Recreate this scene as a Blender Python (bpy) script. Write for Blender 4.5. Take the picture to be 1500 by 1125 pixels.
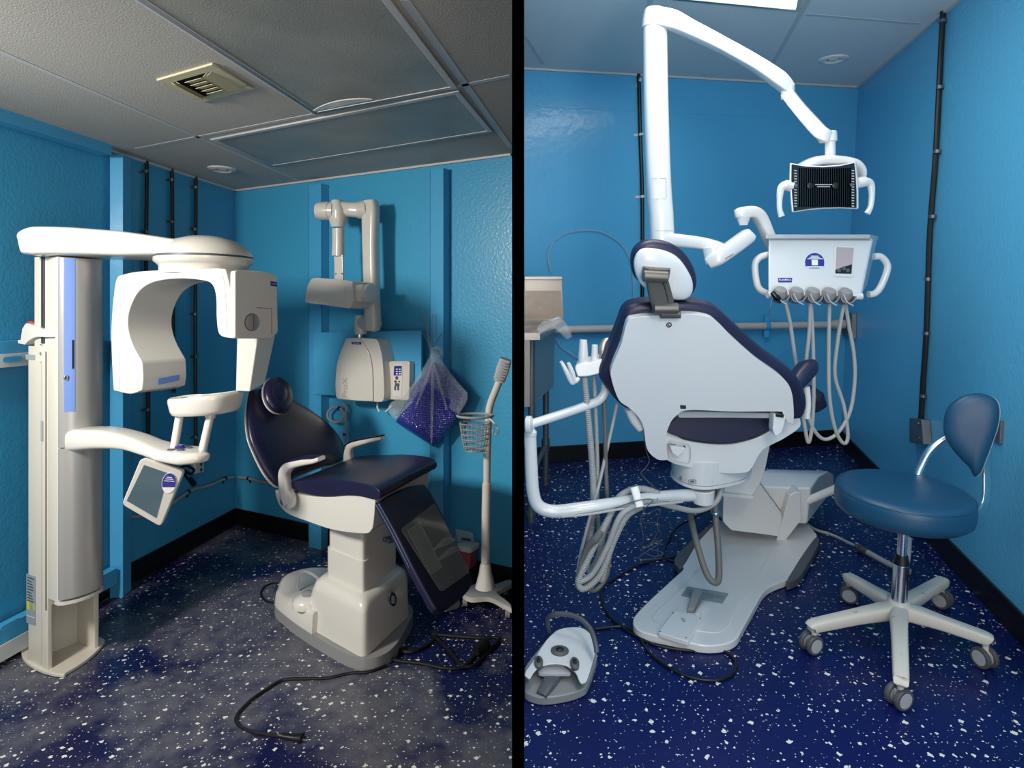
import bpy, bmesh, math, random
from mathutils import Vector, Matrix
random.seed(7)
for o in list(bpy.data.objects): bpy.data.objects.remove(o)
SC = bpy.context.scene
COL = SC.collection

# ------------------------------------------------------------------ camera, exposure, world, lamps
FPX, V0 = 900.0, 455.0                       # focal length in pixels, horizon row (of 1500 x 1125)
cam_data = bpy.data.cameras.new('camera'); cam = bpy.data.objects.new('camera', cam_data); COL.objects.link(cam)
cam.location = (0, 0, 1.6); cam.rotation_euler = (math.radians(90), 0, 0)
cam_data.sensor_width = 36; cam_data.lens = 36 * FPX / 1500
cam_data.shift_y = -(562.5 - V0) / 1500
cam_data.clip_start = 0.02
SC.camera = cam
SC.view_settings.view_transform = 'Standard'; SC.view_settings.look = 'None'
SC.view_settings.exposure = 0.0; SC.view_settings.gamma = 1.0; SC.view_settings.use_curve_mapping = False
W = bpy.data.worlds.new('world'); SC.world = W; W.use_nodes = True
W.node_tree.nodes['Background'].inputs['Color'].default_value = (1.0, 0.93, 0.86, 1)
W.node_tree.nodes['Background'].inputs['Strength'].default_value = 0.75

CAMP = Vector((0, 0, 1.6))
class Room:                                  # a room of its own floor level; th = how far its floor leans from the other
    def __init__(s, h, vh):
        s.h = h; s.th = math.atan((V0 - vh) / FPX)
        s.M = Matrix.Translation(CAMP) @ Matrix.Rotation(s.th, 4, 'X') @ Matrix.Translation((0, 0, -h))
        s.c = Vector((0, 0, h))
    def ray(s, u, v):
        a = (u - 750) / FPX; b = -(v - V0) / FPX; c, n = math.cos(s.th), math.sin(s.th)
        return Vector((a, c + n * b, -n + c * b))
    def z(s, u, v, z=0.0):
        d = s.ray(u, v); return s.c + d * ((z - s.h) / d.z)
    def y(s, u, v, y):
        d = s.ray(u, v); return s.c + d * (y / d.y)
    def pl(s, u, v, P, n):
        d = s.ray(u, v); return s.c + d * ((Vector(P) - s.c).dot(n) / d.dot(n))
    def ys(s, pts): return [s.y(*p) for p in pts]
    def pls(s, pts, P, n): return [s.pl(u, v, P, n) for u, v in pts]
L = Room(1.6, 455.0)
R = Room(1.45, 370.0)

def lamp(name, room, loc, target, size, power, color, size_y=None, spread=180):
    d = bpy.data.lights.new(name, 'AREA'); d.energy = power; d.color = color
    d.shape = 'RECTANGLE'; d.size = size; d.size_y = size_y or size; d.spread = math.radians(spread)
    o = bpy.data.objects.new(name, d); COL.objects.link(o)
    dirv = (Vector(target) - Vector(loc)).normalized()
    o.matrix_world = room.M @ Matrix.Translation(loc) @ dirv.to_track_quat('-Z', 'Y').to_matrix().to_4x4()
    return o
lamp('unseen_light', L, (-2.40, 1.0, 2.25), (-0.9, 2.9, 0.9), 0.35, 40, (1.0, 0.95, 0.87), 0.35, 125)
lamp('unseen_light', R, (0.40, 2.0, 2.60), (0.6, 2.3, 0), 0.45, 16, (1.0, 0.96, 0.92), 1.0)
pd = bpy.data.lights.new('unseen_light', 'POINT'); pd.energy = 40
lamp('fill_light', R, (0.75, -0.95, 1.15), (1.2, 4.0, 2.5), 1.1, 34, (1.0, 0.94, 0.87), 1.6); pd.energy = 40; pd.color = (1.0, 0.96, 0.9); pd.shadow_soft_size = 0.22  # added unseen area fill behind the camera for the ceiling and rear wall
po = bpy.data.objects.new('unseen_light', pd); COL.objects.link(po); po.matrix_world = R.M @ Matrix.Translation((0.62, 0.5, 2.05))  # added point fill that brightens the ceiling; no pendant hangs here

# ------------------------------------------------------------------ materials
def lin(c):
    if isinstance(c, str):
        c = [int(c[i:i+2], 16) / 255 for i in (0, 2, 4)]
    return tuple(((x / 12.92) if x <= 0.04045 else ((x + 0.055) / 1.055) ** 2.4) for x in c) + (1.0,)
def mat(name, col, rough=0.5, metal=0.0, coat=0.0, bump=None, spec=0.5, alpha=1.0, trans=0.0, emit=None, vary=None):
    m = bpy.data.materials.new(name); m.use_nodes = True; nt = m.node_tree; b = nt.nodes['Principled BSDF']
    b.inputs['Base Color'].default_value = lin(col); b.inputs['Roughness'].default_value = rough
    b.inputs['Metallic'].default_value = metal; b.inputs['Coat Weight'].default_value = coat
    b.inputs['Coat Roughness'].default_value = 0.08
    b.inputs['Specular IOR Level'].default_value = spec; b.inputs['Alpha'].default_value = alpha
    b.inputs['Transmission Weight'].default_value = trans
    if emit:
        b.inputs['Emission Color'].default_value = lin(emit[0]); b.inputs['Emission Strength'].default_value = emit[1]
    tc = nt.nodes.new('ShaderNodeTexCoord')
    if vary:                                  # (second colour, scale, low, high)
        n = nt.nodes.new('ShaderNodeTexNoise'); n.inputs['Scale'].default_value = vary[1]; n.inputs['Detail'].default_value = 5
        r = nt.nodes.new('ShaderNodeMapRange'); r.inputs[1].default_value = vary[2]; r.inputs[2].default_value = vary[3]
        x = nt.nodes.new('ShaderNodeMix'); x.data_type = 'RGBA'
        x.inputs[6].default_value = lin(col); x.inputs[7].default_value = lin(vary[0])
        nt.links.new(tc.outputs['Object'], n.inputs['Vector']); nt.links.new(n.outputs[0], r.inputs[0])
        nt.links.new(r.outputs[0], x.inputs[0]); nt.links.new(x.outputs[2], b.inputs['Base Color'])
    if bump:                                  # (scale, strength, distance, detail)
        n = nt.nodes.new('ShaderNodeTexNoise'); n.inputs['Scale'].default_value = bump[0]; n.inputs['Detail'].default_value = bump[3]
        k = nt.nodes.new('ShaderNodeBump'); k.inputs['Strength'].default_value = bump[1]; k.inputs['Distance'].default_value = bump[2]
        nt.links.new(tc.outputs['Object'], n.inputs['Vector']); nt.links.new(n.outputs[0], k.inputs['Height'])
        nt.links.new(k.outputs[0], b.inputs['Normal'])
        if coat: nt.links.new(k.outputs[0], b.inputs['Coat Normal'])
    return m

def floor_mat(name, base, dust=None):
    m = bpy.data.materials.new(name); m.use_nodes = True; nt = m.node_tree; N = nt.nodes; K = nt.links; b = N['Principled BSDF']
    tc = N.new('ShaderNodeTexCoord')
    def mathn(op, a, c=None):
        n = N.new('ShaderNodeMath'); n.operation = op
        for i, v in enumerate((a, c)):
            if v is None: continue
            if isinstance(v, (int, float)): n.inputs[i].default_value = v
            else: K.new(v, n.inputs[i])
        return n.outputs[0]
    wob = N.new('ShaderNodeTexNoise'); wob.inputs['Scale'].default_value = 95; wob.inputs['Detail'].default_value = 1
    K.new(tc.outputs['Object'], wob.inputs['Vector'])
    add = N.new('ShaderNodeVectorMath'); add.operation = 'MULTIPLY_ADD'; add.inputs[1].default_value = (0.014, 0.014, 0)
    K.new(wob.outputs['Color'], add.inputs[0]); K.new(tc.outputs['Object'], add.inputs[2])
    masks = []
    for sc, lo, var, keep in ((23, 0.05, 0.19, 0.64), (46, 0.04, 0.15, 0.66), (80, 0.05, 0.12, 0.84)):
        v = N.new('ShaderNodeTexVoronoi'); v.voronoi_dimensions = '2D'; v.distance = 'MANHATTAN'; v.inputs['Scale'].default_value = sc
        K.new(add.outputs[0], v.inputs['Vector'])
        sp = N.new('ShaderNodeSeparateColor'); K.new(v.outputs['Color'], sp.inputs[0])
        lim = mathn('MULTIPLY_ADD', sp.outputs[0], var); lim.node.inputs[2].default_value = lo
        masks.append(mathn('MULTIPLY', mathn('LESS_THAN', v.outputs['Distance'], lim), mathn('GREATER_THAN', sp.outputs[1], keep)))
    mk = mathn('MAXIMUM', mathn('MAXIMUM', masks[0], masks[1]), masks[2])
    tone = N.new('ShaderNodeTexNoise'); tone.inputs['Scale'].default_value = 2.1; tone.inputs['Detail'].default_value = 6
    K.new(tc.outputs['Object'], tone.inputs['Vector'])
    mix0 = N.new('ShaderNodeMix'); mix0.data_type = 'RGBA'; mix0.inputs[6].default_value = lin(base[0]); mix0.inputs[7].default_value = lin(base[1])
    K.new(tone.outputs[0], mix0.inputs[0]); body = mix0.outputs[2]
    rough = 0.32
    if dust:                                  # scuffed grey film left in patches on the floor
        d = N.new('ShaderNodeTexNoise'); d.inputs['Scale'].default_value = 1.05; d.inputs['Detail'].default_value = 9; d.inputs['Roughness'].default_value = 0.62
        K.new(tc.outputs['Object'], d.inputs['Vector'])
        r = N.new('ShaderNodeMapRange'); r.inputs[1].default_value = 0.44; r.inputs[2].default_value = 0.52; r.inputs[4].default_value = 0.9
        K.new(d.outputs[0], r.inputs[0])
        fine = N.new('ShaderNodeTexNoise'); fine.inputs['Scale'].default_value = 14; fine.inputs['Detail'].default_value = 8
        K.new(tc.outputs['Object'], fine.inputs['Vector'])
        f2 = N.new('ShaderNodeMapRange'); f2.inputs[1].default_value = 0.3; f2.inputs[2].default_value = 0.6; f2.inputs[3].default_value = 0.45
        K.new(fine.outputs[0], f2.inputs[0])
        x = N.new('ShaderNodeMix'); x.data_type = 'RGBA'; x.inputs[7].default_value = lin(dust)
        K.new(mathn('MULTIPLY', r.outputs[0], f2.outputs[0]), x.inputs[0]); K.new(body, x.inputs[6]); body = x.outputs[2]
    x = N.new('ShaderNodeMix'); x.data_type = 'RGBA'; x.inputs[7].default_value = lin('e6e6dc')
    K.new(mk, x.inputs[0]); K.new(body, x.inputs[6]); K.new(x.outputs[2], b.inputs['Base Color'])
    b.inputs['Roughness'].default_value = rough; b.inputs['Specular IOR Level'].default_value = 0.35
    n = N.new('ShaderNodeTexNoise'); n.inputs['Scale'].default_value = 130; n.inputs['Detail'].default_value = 2
    k = N.new('ShaderNodeBump'); k.inputs['Strength'].default_value = 0.12; k.inputs['Distance'].default_value = 0.002
    K.new(tc.outputs['Object'], n.inputs['Vector']); K.new(n.outputs[0], k.inputs['Height']); K.new(k.outputs[0], b.inputs['Normal'])
    return m
def bubble_mat(name, col, alpha):
    m = mat(name, col, 0.18, alpha=alpha, coat=1.0, spec=0.8); nt = m.node_tree; b = nt.nodes['Principled BSDF']
    tc = nt.nodes.new('ShaderNodeTexCoord'); v = nt.nodes.new('ShaderNodeTexVoronoi'); v.inputs['Scale'].default_value = 85; v.inputs['Randomness'].default_value = 0.35
    k = nt.nodes.new('ShaderNodeBump'); k.inputs['Strength'].default_value = 1.0; k.inputs['Distance'].default_value = 0.008; k.invert = True
    nt.links.new(tc.outputs['Object'], v.inputs['Vector']); nt.links.new(v.outputs['Distance'], k.inputs['Height'])
    nt.links.new(k.outputs[0], b.inputs['Normal']); nt.links.new(k.outputs[0], b.inputs['Coat Normal']); return m

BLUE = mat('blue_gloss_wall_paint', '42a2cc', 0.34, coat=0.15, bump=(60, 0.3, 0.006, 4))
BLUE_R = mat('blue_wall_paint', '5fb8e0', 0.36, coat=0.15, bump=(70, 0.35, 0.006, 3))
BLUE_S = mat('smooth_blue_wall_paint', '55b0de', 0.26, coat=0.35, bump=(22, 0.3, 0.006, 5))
BLUE_T = mat('blue_trim_paint', '4aa6d6', 0.32, coat=0.2, bump=(18, 0.2, 0.004, 3))
BLACKB = mat('black_rubber_baseboard', '0b0b0d', 0.4)
BLACK = mat('matt_black', '000000', 1.0, spec=0.0)
DARKP = mat('dark_divider_face', '33363a', 0.7)
TILE = mat('ceiling_tile', 'c6bfb5', 0.95, bump=(160, 0.35, 0.004, 3), vary=('b6afa5', 220, 0.42, 0.62))
TILE_R = mat('ceiling_tile_white', 'eeeeec', 0.95, bump=(160, 0.35, 0.004, 3), vary=('dcdcdb', 220, 0.42, 0.62))
BAR = mat('ceiling_grid_metal', 'cfcecb', 0.45)
BAR_D = mat('grid_gap', '34332f', 0.7)
DIFF = mat('unlit_prismatic_diffuser', 'a6a398', 0.38, bump=(240, 0.35, 0.003, 1), vary=('98968d', 3, 0.4, 0.6))
WHITE = mat('gloss_white_plastic', 'd6d2ca', 0.22, coat=0.35)
WHITE_R = mat('white_plastic', 'dedcda', 0.22, coat=0.35)
WARM = mat('cream_white_plastic', 'd2cbbe', 0.3, coat=0.2)
SILVER = mat('satin_silver_panel', 'b2b0ad', 0.3, metal=0.35)
STRIPE = mat('periwinkle_stripe', '6f8ed6', 0.35)
NAVY = mat('navy_vinyl', '1b1a37', 0.34, bump=(260, 0.15, 0.001, 2))
NAVY_R = mat('navy_vinyl_soft', '201e3a', 0.4, bump=(260, 0.15, 0.001, 2))
TEAL = mat('teal_blue_vinyl', '184766', 0.42, bump=(300, 0.12, 0.001, 2))
GREY = mat('grey_plastic', '8c8c8c', 0.4)
DGREY = mat('dark_grey_plastic', '55565a', 0.45)
LGREY = mat('light_grey_plastic', 'b4b5b8', 0.4)
TAUPE = mat('taupe_metal', '6c6660', 0.36, metal=0.5)
CHROME = mat('chrome', 'd6d9dc', 0.2, metal=1.0)
STEEL = mat('brushed_steel', 'b3aca4', 0.34, metal=0.75, bump=(60, 0.1, 0.002, 4))
STEEL_D = mat('galvanised_steel', '73777b', 0.4, metal=0.7)
FILM = mat('peeling_film', 'bba897', 0.35, metal=0.2, vary=('a9988a', 7, 0.4, 0.6))
RUBBER = mat('black_rubber', '101012', 0.45)
DARKGL = mat('dark_glass', '060708', 0.22, coat=0.2)
SCREEN = mat('grey_screen', '4c6470', 0.15, coat=0.5)
MIRROR = mat('small_screen', 'b8a8a6', 0.15)
HOSE = mat('grey_hose', 'a5a4a2', 0.45)
HOSE_D = mat('dark_grey_hose', '6b6862', 0.5)
HOSE_L = mat('light_grey_hose', 'b0aeac', 0.4)
BEIGE = mat('beige_vent_paint', 'cdc3a2', 0.5)
HOLE = mat('dark_recess', '181714', 0.9)
RED = mat('red_button', 'd6301c', 0.35)
NAVYLBL = mat('navy_sticker', '2c2f8c', 0.35)
TXT = mat('white_lettering', 'f2f2f2', 0.5)
TXTG = mat('grey_lettering', 'a9aaa9', 0.5)
TXTD = mat('dark_lettering', '2b3036', 0.5)
LABEL = mat('grey_sticker', '8e989b', 0.45)
YEL = mat('yellow_sticker', 'd9c21f', 0.45)
GREENS = mat('green_sticker', 'a8b84a', 0.45)
PIPE = mat('painted_white_pipe', 'cfc7bd', 0.35, bump=(30, 0.15, 0.003, 3))
CLEAR = mat('clear_plastic', 'ffffff', 0.06, alpha=0.18, coat=0.6)
CLEARC = mat('clear_cover', 'b9bcb8', 0.05, alpha=0.16, coat=1.0)
TUBE = mat('clear_tubing', 'a9d8ef', 0.1, alpha=0.4, coat=0.6)
BUB = bubble_mat('bubble_wrap_blue', '2d33a0', 1.0)
BUBC = bubble_mat('bubble_wrap_clear', 'd5e2e4', 0.22)
OFFW = mat('worn_white_stool_base', 'd6d0c4', 0.5, vary=('8d8068', 24, 0.68, 0.72))
BASKET = mat('grey_coated_wire', '9d9d9c', 0.4)
PINK = mat('pink_bin', 'b0506a', 0.4)
TRIM_W = mat('white_slotted_metal', 'd3d6d3', 0.4)
EMIT = mat('lit_diffuser', 'fff4e2', 0.5, emit=('fff4e4', 6.0))
PORTF = floor_mat('speckled_navy_floor_dusty', ('15184a', '10123a'), '64646c')
PORTR = floor_mat('speckled_navy_floor', ('0f1b5c', '0b1546'))

# ------------------------------------------------------------------ mesh helpers (all in room coordinates)
def V(*a): return Vector(a)
def basis(d, up=(0, 0, 1)):
    d = Vector(d).normalized(); up = Vector(up)
    s = d.cross(up)
    if s.length < 1e-4: s = d.cross(Vector((0, 1, 0)))
    s.normalize(); return d, s, s.cross(d).normalized()
def catmull(pts, n=8, closed=False):
    pts = [Vector(p) for p in pts]; m = len(pts); out = []
    if m < 3: return pts
    rng = range(m) if closed else range(m - 1)
    for i in rng:
        if closed: p0, p1, p2, p3 = pts[i-1], pts[i], pts[(i+1) % m], pts[(i+2) % m]
        else: p0, p1, p2, p3 = pts[max(i-1, 0)], pts[i], pts[i+1], pts[min(i+2, m-1)]
        for k in range(n):
            t = k / n
            out.append(0.5 * ((2*p1) + (p2-p0)*t + (2*p0-5*p1+4*p2-p3)*t*t + (3*p1-p0-3*p2+p3)*t**3))
    if not closed: out.append(pts[-1].copy())
    return out
def s2(pts, n=5):                            # smooth closed 2D outline; a third value 1 marks a sharp corner
    P = [Vector((p[0], p[1], 0)) for p in pts]; m = len(P); out = []
    sh = [len(p) > 2 and p[2] for p in pts]
    for i in range(m):
        p1, p2 = P[i], P[(i+1) % m]
        p0 = p1 if sh[i] else P[i-1]; p3 = p2 if sh[(i+1) % m] else P[(i+2) % m]
        if sh[i] and sh[(i+1) % m]: out.append((p1.x, p1.y)); continue
        for k in range(n):
            t = k / n; q = 0.5 * ((2*p1) + (p2-p0)*t + (2*p0-5*p1+4*p2-p3)*t*t + (3*p1-p0-3*p2+p3)*t**3)
            out.append((q.x, q.y))
    return out
def rr(pts, r, n=5):                         # round the corners of a closed 3D or 2D polygon
    two = len(pts[0]) == 2; P = [Vector((*p, 0)) if two else Vector(p) for p in pts]; m = len(P); out = []
    for i in range(m):
        a, b, c = P[i-1], P[i], P[(i+1) % m]
        ra = min(r, (a-b).length * 0.48, (c-b).length * 0.48)
        s, e = b + (a-b).normalized()*ra, b + (c-b).normalized()*ra
        for k in range(n + 1):
            t = k / n; out.append((1-t)**2*s + 2*t*(1-t)*b + t*t*e)
    return [(p.x, p.y) for p in out] if two else out

class MB:
    def __init__(s): s.v = []; s.f = []
    def add(s, vs, fs):
        b = len(s.v); s.v += [Vector(p) for p in vs]; s.f += [tuple(b + i for i in f) for f in fs]; return s
    def loft(s, rings, caps=True, closed=True):
        n = len(rings[0]); vs = [p for r in rings for p in r]; fs = []
        for i in range(len(rings) - 1):
            for j in range(n if closed else n - 1):
                k = (j + 1) % n; fs.append((i*n+j, i*n+k, (i+1)*n+k, (i+1)*n+j))
        if caps: fs.append(tuple(range(n))[::-1]); fs.append(tuple((len(rings)-1)*n + j for j in range(n)))
        return s.add(vs, fs)
    def prism(s, out, vec, taper=1.0):
        out = [Vector(p) for p in out]; vec = Vector(vec); c = sum(out, Vector()) / len(out)
        return s.loft([out, [c + vec + (p - c) * taper for p in out]])
    def box(s, c, size, ax=(1, 0, 0), up=(0, 0, 1)):
        x = Vector(ax).normalized(); z = Vector(up).normalized(); y = z.cross(x).normalized(); c = Vector(c)
        h = [a / 2 for a in size]
        q = lambda zz: [c + x*sx*h[0] + y*sy*h[1] + z*zz*h[2] for sx, sy in ((-1,-1),(1,-1),(1,1),(-1,1))]
        return s.loft([q(-1), q(1)])
    def sweep(s, pts, sizes, up=(0, 0, 1), p=2.6, seg=20, n=6):
        if n: 
            m = len(pts); P = catmull(pts, n); S = []
            sz = [sizes]*m if isinstance(sizes, tuple) else sizes
            for i in range(len(P)):
                t = min(i / n, m - 1); k = min(int(t), m - 2) if m > 1 else 0; f = t - k
                S.append(tuple(sz[k][j]*(1-f) + sz[k+1][j]*f for j in range(2)))
        else: P = [Vector(q) for q in pts]; S = [sizes]*len(P) if isinstance(sizes, tuple) else sizes
        rings = []
        for i, q in enumerate(P):
            d = (P[min(i+1, len(P)-1)] - P[max(i-1, 0)])
            d, sd, u = basis(d, up); a, b = S[i]; r = []
            for k in range(seg):
                t = 2*math.pi*k/seg; c, sn = math.cos(t), math.sin(t)
                r.append(q + sd*a*math.copysign(abs(c)**(2/p), c) + u*b*math.copysign(abs(sn)**(2/p), sn))
            rings.append(r)
        return s.loft(rings)
    def tube(s, pts, r, seg=10, n=6, ribs=0):
        P = catmull(pts, n) if n and len(pts) > 2 else [Vector(q) for q in pts]
        if isinstance(r, (list, tuple)):
            m = len(r); Rr = [r[min(int(i/(len(P)-1)*(m-1)), m-2)]*(1-((i/(len(P)-1)*(m-1)) - min(int(i/(len(P)-1)*(m-1)), m-2))) + r[min(int(i/(len(P)-1)*(m-1)), m-2)+1]*((i/(len(P)-1)*(m-1)) - min(int(i/(len(P)-1)*(m-1)), m-2)) for i in range(len(P))]
        else: Rr = [r]*len(P)
        if ribs:
            L_ = [0]
            for i in range(1, len(P)): L_.append(L_[-1] + (P[i]-P[i-1]).length)
            tot = L_[-1]; k = int(tot / ribs) * 3; Q = []; RR = []; j = 0
            for i in range(k + 1):
                l = tot * i / k
                while j < len(P) - 2 and L_[j+1] < l: j += 1
                f = (l - L_[j]) / max(L_[j+1] - L_[j], 1e-6); Q.append(P[j].lerp(P[j+1], min(f, 1)))
                RR.append(Rr[j] * (1.0 if i % 3 else 0.80))
            P, Rr = Q, RR
        rings = []; prev = None
        for i, q in enumerate(P):
            d = (P[min(i+1, len(P)-1)] - P[max(i-1, 0)]).normalized()
            if prev is None: _, sd, u = basis(d)
            else:
                sd = prev - d * prev.dot(d)
                if sd.length < 1e-5: _, sd, u = basis(d)
                sd.normalize(); u = sd.cross(d)
            prev = sd
            rings.append([q + (sd*math.cos(2*math.pi*k/seg) + u*math.sin(2*math.pi*k/seg))*Rr[i] for k in range(seg)])
        return s.loft(rings)
    def cyl(s, a, b, r0, r1=None, seg=24):
        a, b = Vector(a), Vector(b); r1 = r0 if r1 is None else r1; d, x, y = basis(b - a)
        ring = lambda c, r: [c + (x*math.cos(2*math.pi*k/seg) + y*math.sin(2*math.pi*k/seg))*r for k in range(seg)]
        return s.loft([ring(a, r0), ring(b, r1)])
    def lathe(s, o, prof, axis=(0, 0, 1), seg=32, sx=1.0, xdir=None):
        d, x, y = basis(axis, xdir or (0, 0, 1)); o = Vector(o)
        return s.loft([[o + d*h + (x*math.cos(2*math.pi*k/seg)*sx + y*math.sin(2*math.pi*k/seg))*max(r, 1e-4) for k in range(seg)] for r, h in prof])
    def pillow(s, out, n, front, back=0.0, edge=0.5, p=2.2, levels=7):
        out = [Vector(q) for q in out]; n = Vector(n).normalized(); c = sum(out, Vector()) / len(out); rings = []
        def ring(k, h): return [c + (q - c)*k + n*h for q in out]
        for i in range(levels + 1):           # from centre front to the rim
            k = math.sin(i / levels * math.pi / 2); k = max(k, 0.03)
            rings.append(ring(k, front * (1 - k**p)**edge if k < 1 else 0))
        for i in range(levels - 1, -1, -1):
            k = max(math.sin(i / levels * math.pi / 2), 0.03)
            rings.append(ring(k, -back * (1 - k**p)**edge))
        return s.loft(rings)
    def torus(s, c, axis, Rr, r, seg=32, s2_=8, sx=1.0):
        d, x, y = basis(axis); c = Vector(c); rings = []
        for i in range(seg):
            t = 2*math.pi*i/seg; e = x*math.cos(t)*sx + y*math.sin(t); q = c + e*Rr; eo = (x*math.cos(t) + y*math.sin(t))
            rings.append([q + (eo*math.cos(2*math.pi*k/s2_) + d*math.sin(2*math.pi*k/s2_))*r for k in range(s2_)])
        rings.append([p.copy() for p in rings[0]])
        return s.loft(rings, caps=False)

def clampx(mb, room, side):
    """things that reach the added divider end at its face"""
    for p in mb.v:
        Yw = (room.M @ p).y
        if side > 0: p.x = max(p.x, 0.0201*Yw + .001)
        else: p.x = min(p.x, -.002)
    return mb
CLAMP = [0]
ORIG = {}
def build(name, mb, m, parent=None, room=None, loc=None, bevel=0, smooth=35, subsurf=0, seg=3):
    if parent is not None: room, loc = ORIG[parent.name]
    else:
        if loc is None:
            lo = Vector((min(p.x for p in mb.v), min(p.y for p in mb.v), min(p.z for p in mb.v)))
            hi = Vector((max(p.x for p in mb.v), max(p.y for p in mb.v), max(p.z for p in mb.v)))
            loc = Vector(((lo.x+hi.x)/2, (lo.y+hi.y)/2, lo.z))
        loc = Vector(loc)
    if CLAMP[0]: clampx(mb, room, CLAMP[0])
    me = bpy.data.meshes.new(name); me.from_pydata([tuple(p - loc) for p in mb.v], [], mb.f); me.update()
    bm = bmesh.new(); bm.from_mesh(me); bmesh.ops.remove_doubles(bm, verts=bm.verts, dist=1e-6)
    bmesh.ops.recalc_face_normals(bm, faces=bm.faces); bm.to_mesh(me); bm.free()
    me.materials.append(m)
    me.polygons.foreach_set('use_smooth', [True]*len(me.polygons))
    if not bevel and smooth < 180: me.set_sharp_from_angle(angle=math.radians(smooth))
    o = bpy.data.objects.new(name, me); COL.objects.link(o)
    if parent is not None: o.parent = parent
    else: o.matrix_world = room.M @ Matrix.Translation(loc)
    if bevel:
        b = o.modifiers.new('bevel', 'BEVEL'); b.width = bevel; b.segments = seg; b.limit_method = 'ANGLE'; b.angle_limit = math.radians(32); b.harden_normals = True
    if subsurf:
        q = o.modifiers.new('subsurf', 'SUBSURF'); q.levels = subsurf; q.render_levels = subsurf
    ORIG[o.name] = (room, loc)
    return o
def tag(o, label=None, cat=None, group=None, kind=None):
    if label: o['label'] = label
    if cat: o['category'] = cat
    if group: o['group'] = group
    if kind: o['kind'] = kind
    return o
def thing(name, room, loc, label, cat, group=None):
    o = bpy.data.objects.new(name, None); COL.objects.link(o); o.empty_display_size = 0.1
    loc = Vector(loc); o.matrix_world = room.M @ Matrix.Translation(loc); ORIG[o.name] = (room, loc)
    return tag(o, label, cat, group)
def struct(name, mb, m, room, parent=None, bevel=0):
    o = build(name, mb, m, parent=parent, room=room, bevel=bevel)
    if parent is None: o['kind'] = 'structure'
    return o
def text(s, room, P, x, up, size, m, parent, name='lettering', depth=0.0006, bold=False):
    """flat lettering at P (its centre), running along x, upright along up"""
    cu = bpy.data.curves.new('t', 'FONT'); cu.body = s; cu.size = 1.0; cu.extrude = 0.0; cu.align_x = 'CENTER'; cu.align_y = 'CENTER'
    if bold: cu.offset = 0.02
    to = bpy.data.objects.new('t', cu); COL.objects.link(to); bpy.context.view_layer.update()
    dg = bpy.context.evaluated_depsgraph_get(); me = to.evaluated_get(dg).to_mesh()
    x = Vector(x).normalized(); up = Vector(up); up = (up - x*up.dot(x)).normalized(); P = Vector(P)
    mb = MB(); w = max((v.co.x for v in me.vertices), default=.5) - min((v.co.x for v in me.vertices), default=-.5)
    k = size / w
    nrm = x.cross(up)
    mb.add([P + x*v.co.x*k + up*v.co.y*k + nrm*depth for v in me.vertices], [tuple(p.vertices) for p in me.polygons])
    to.to_mesh_clear() if hasattr(to, 'to_mesh_clear') else None
    bpy.data.objects.remove(to)
    loc = ORIG[parent.name][1]
    mm = bpy.data.meshes.new(name); mm.from_pydata([tuple(p - loc) for p in mb.v], [], mb.f); mm.materials.append(m)
    o = bpy.data.objects.new(name, mm); COL.objects.link(o); o.parent = parent; ORIG[o.name] = ORIG[parent.name]
    return o
# ------------------------------------------------------------------ the two rooms
HL, HR = 2.5, 2.64
CL = V(-2.07, 4.60, 0); DL = V(-0.288, -1.772, 0).normalized(); NL = V(-DL.y, DL.x, 0); NL = NL if NL.x > 0 else -NL   # left room, left wall
EB = V(0.0, 3.53, 0); DB = (EB - CL).normalized(); NB = V(DB.y, -DB.x, 0); NB = NB if NB.y < 0 else -NB               # left room, back wall
CR = V(2.50, 4.565, 0); ER = V(0.0, 4.10, 0); DE = (ER - CR).normalized(); NE = V(DE.y, -DE.x, 0); NE = NE if NE.y < 0 else -NE   # right room, rear wall
DR = V(-0.597, -2.39, 0).normalized(); NR = V(-DR.y, DR.x, 0); NR = NR if NR.x < 0 else -NR                            # right room, right wall
def wall(name, room, a, b, n, h, m, z0=0.0, th=0.12):
    mb = MB(); mb.prism([a + V(0,0,z0), b + V(0,0,z0), b + V(0,0,h), a + V(0,0,h)], -n * th)
    return struct(name, mb, m, room)
def atwall(room, u, v, C, n, off=0.0): return room.pl(u, v, C + n * off, n)
FL = CL + DL * 5.9; FR = CR + DR * 5.9
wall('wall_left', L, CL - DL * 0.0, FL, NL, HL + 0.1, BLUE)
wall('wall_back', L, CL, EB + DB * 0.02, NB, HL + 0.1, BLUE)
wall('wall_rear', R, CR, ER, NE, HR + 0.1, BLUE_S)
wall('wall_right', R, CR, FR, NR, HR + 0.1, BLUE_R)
mb = MB(); mb.prism([V(-2.9, -1.2, 0), V(0, -1.2, 0), V(0, 3.6, 0), V(-2.07, 4.7, 0)], (0, 0, -0.05)); mb.v = [V(min(p.x, 0), p.y, p.z) for p in mb.v]
mb = MB(); mb.prism([FL, V(0.0, FL.y, 0), V(0.0, EB.y + .1, 0), CL + V(0.02, .1, 0), CL + V(-.1, .1, 0)], (0, 0, -0.05)); struct('floor', mb, PORTF, L)
mb = MB(); mb.prism([FL + V(0,0,HL), V(0.0, FL.y, HL), V(0.0, EB.y + .1, HL), CL + V(0.02, .1, HL), CL + V(-.1, .1, HL)], (0, 0, 0.05)); struct('ceiling', mb, TILE, L)
mb = MB(); mb.prism([V(0.03, FR.y, 0), FR, CR + V(.1, .1, 0), V(0.03, 4.2, 0)], (0, 0, -0.05)); struct('floor', mb, PORTR, R)
mb = MB(); mb.prism([V(0.03, FR.y, HR), FR + V(0,0,HR), CR + V(.1, .1, HR), V(0.03, 4.2, HR)], (0, 0, 0.05)); struct('ceiling', mb, TILE_R, R)
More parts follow.
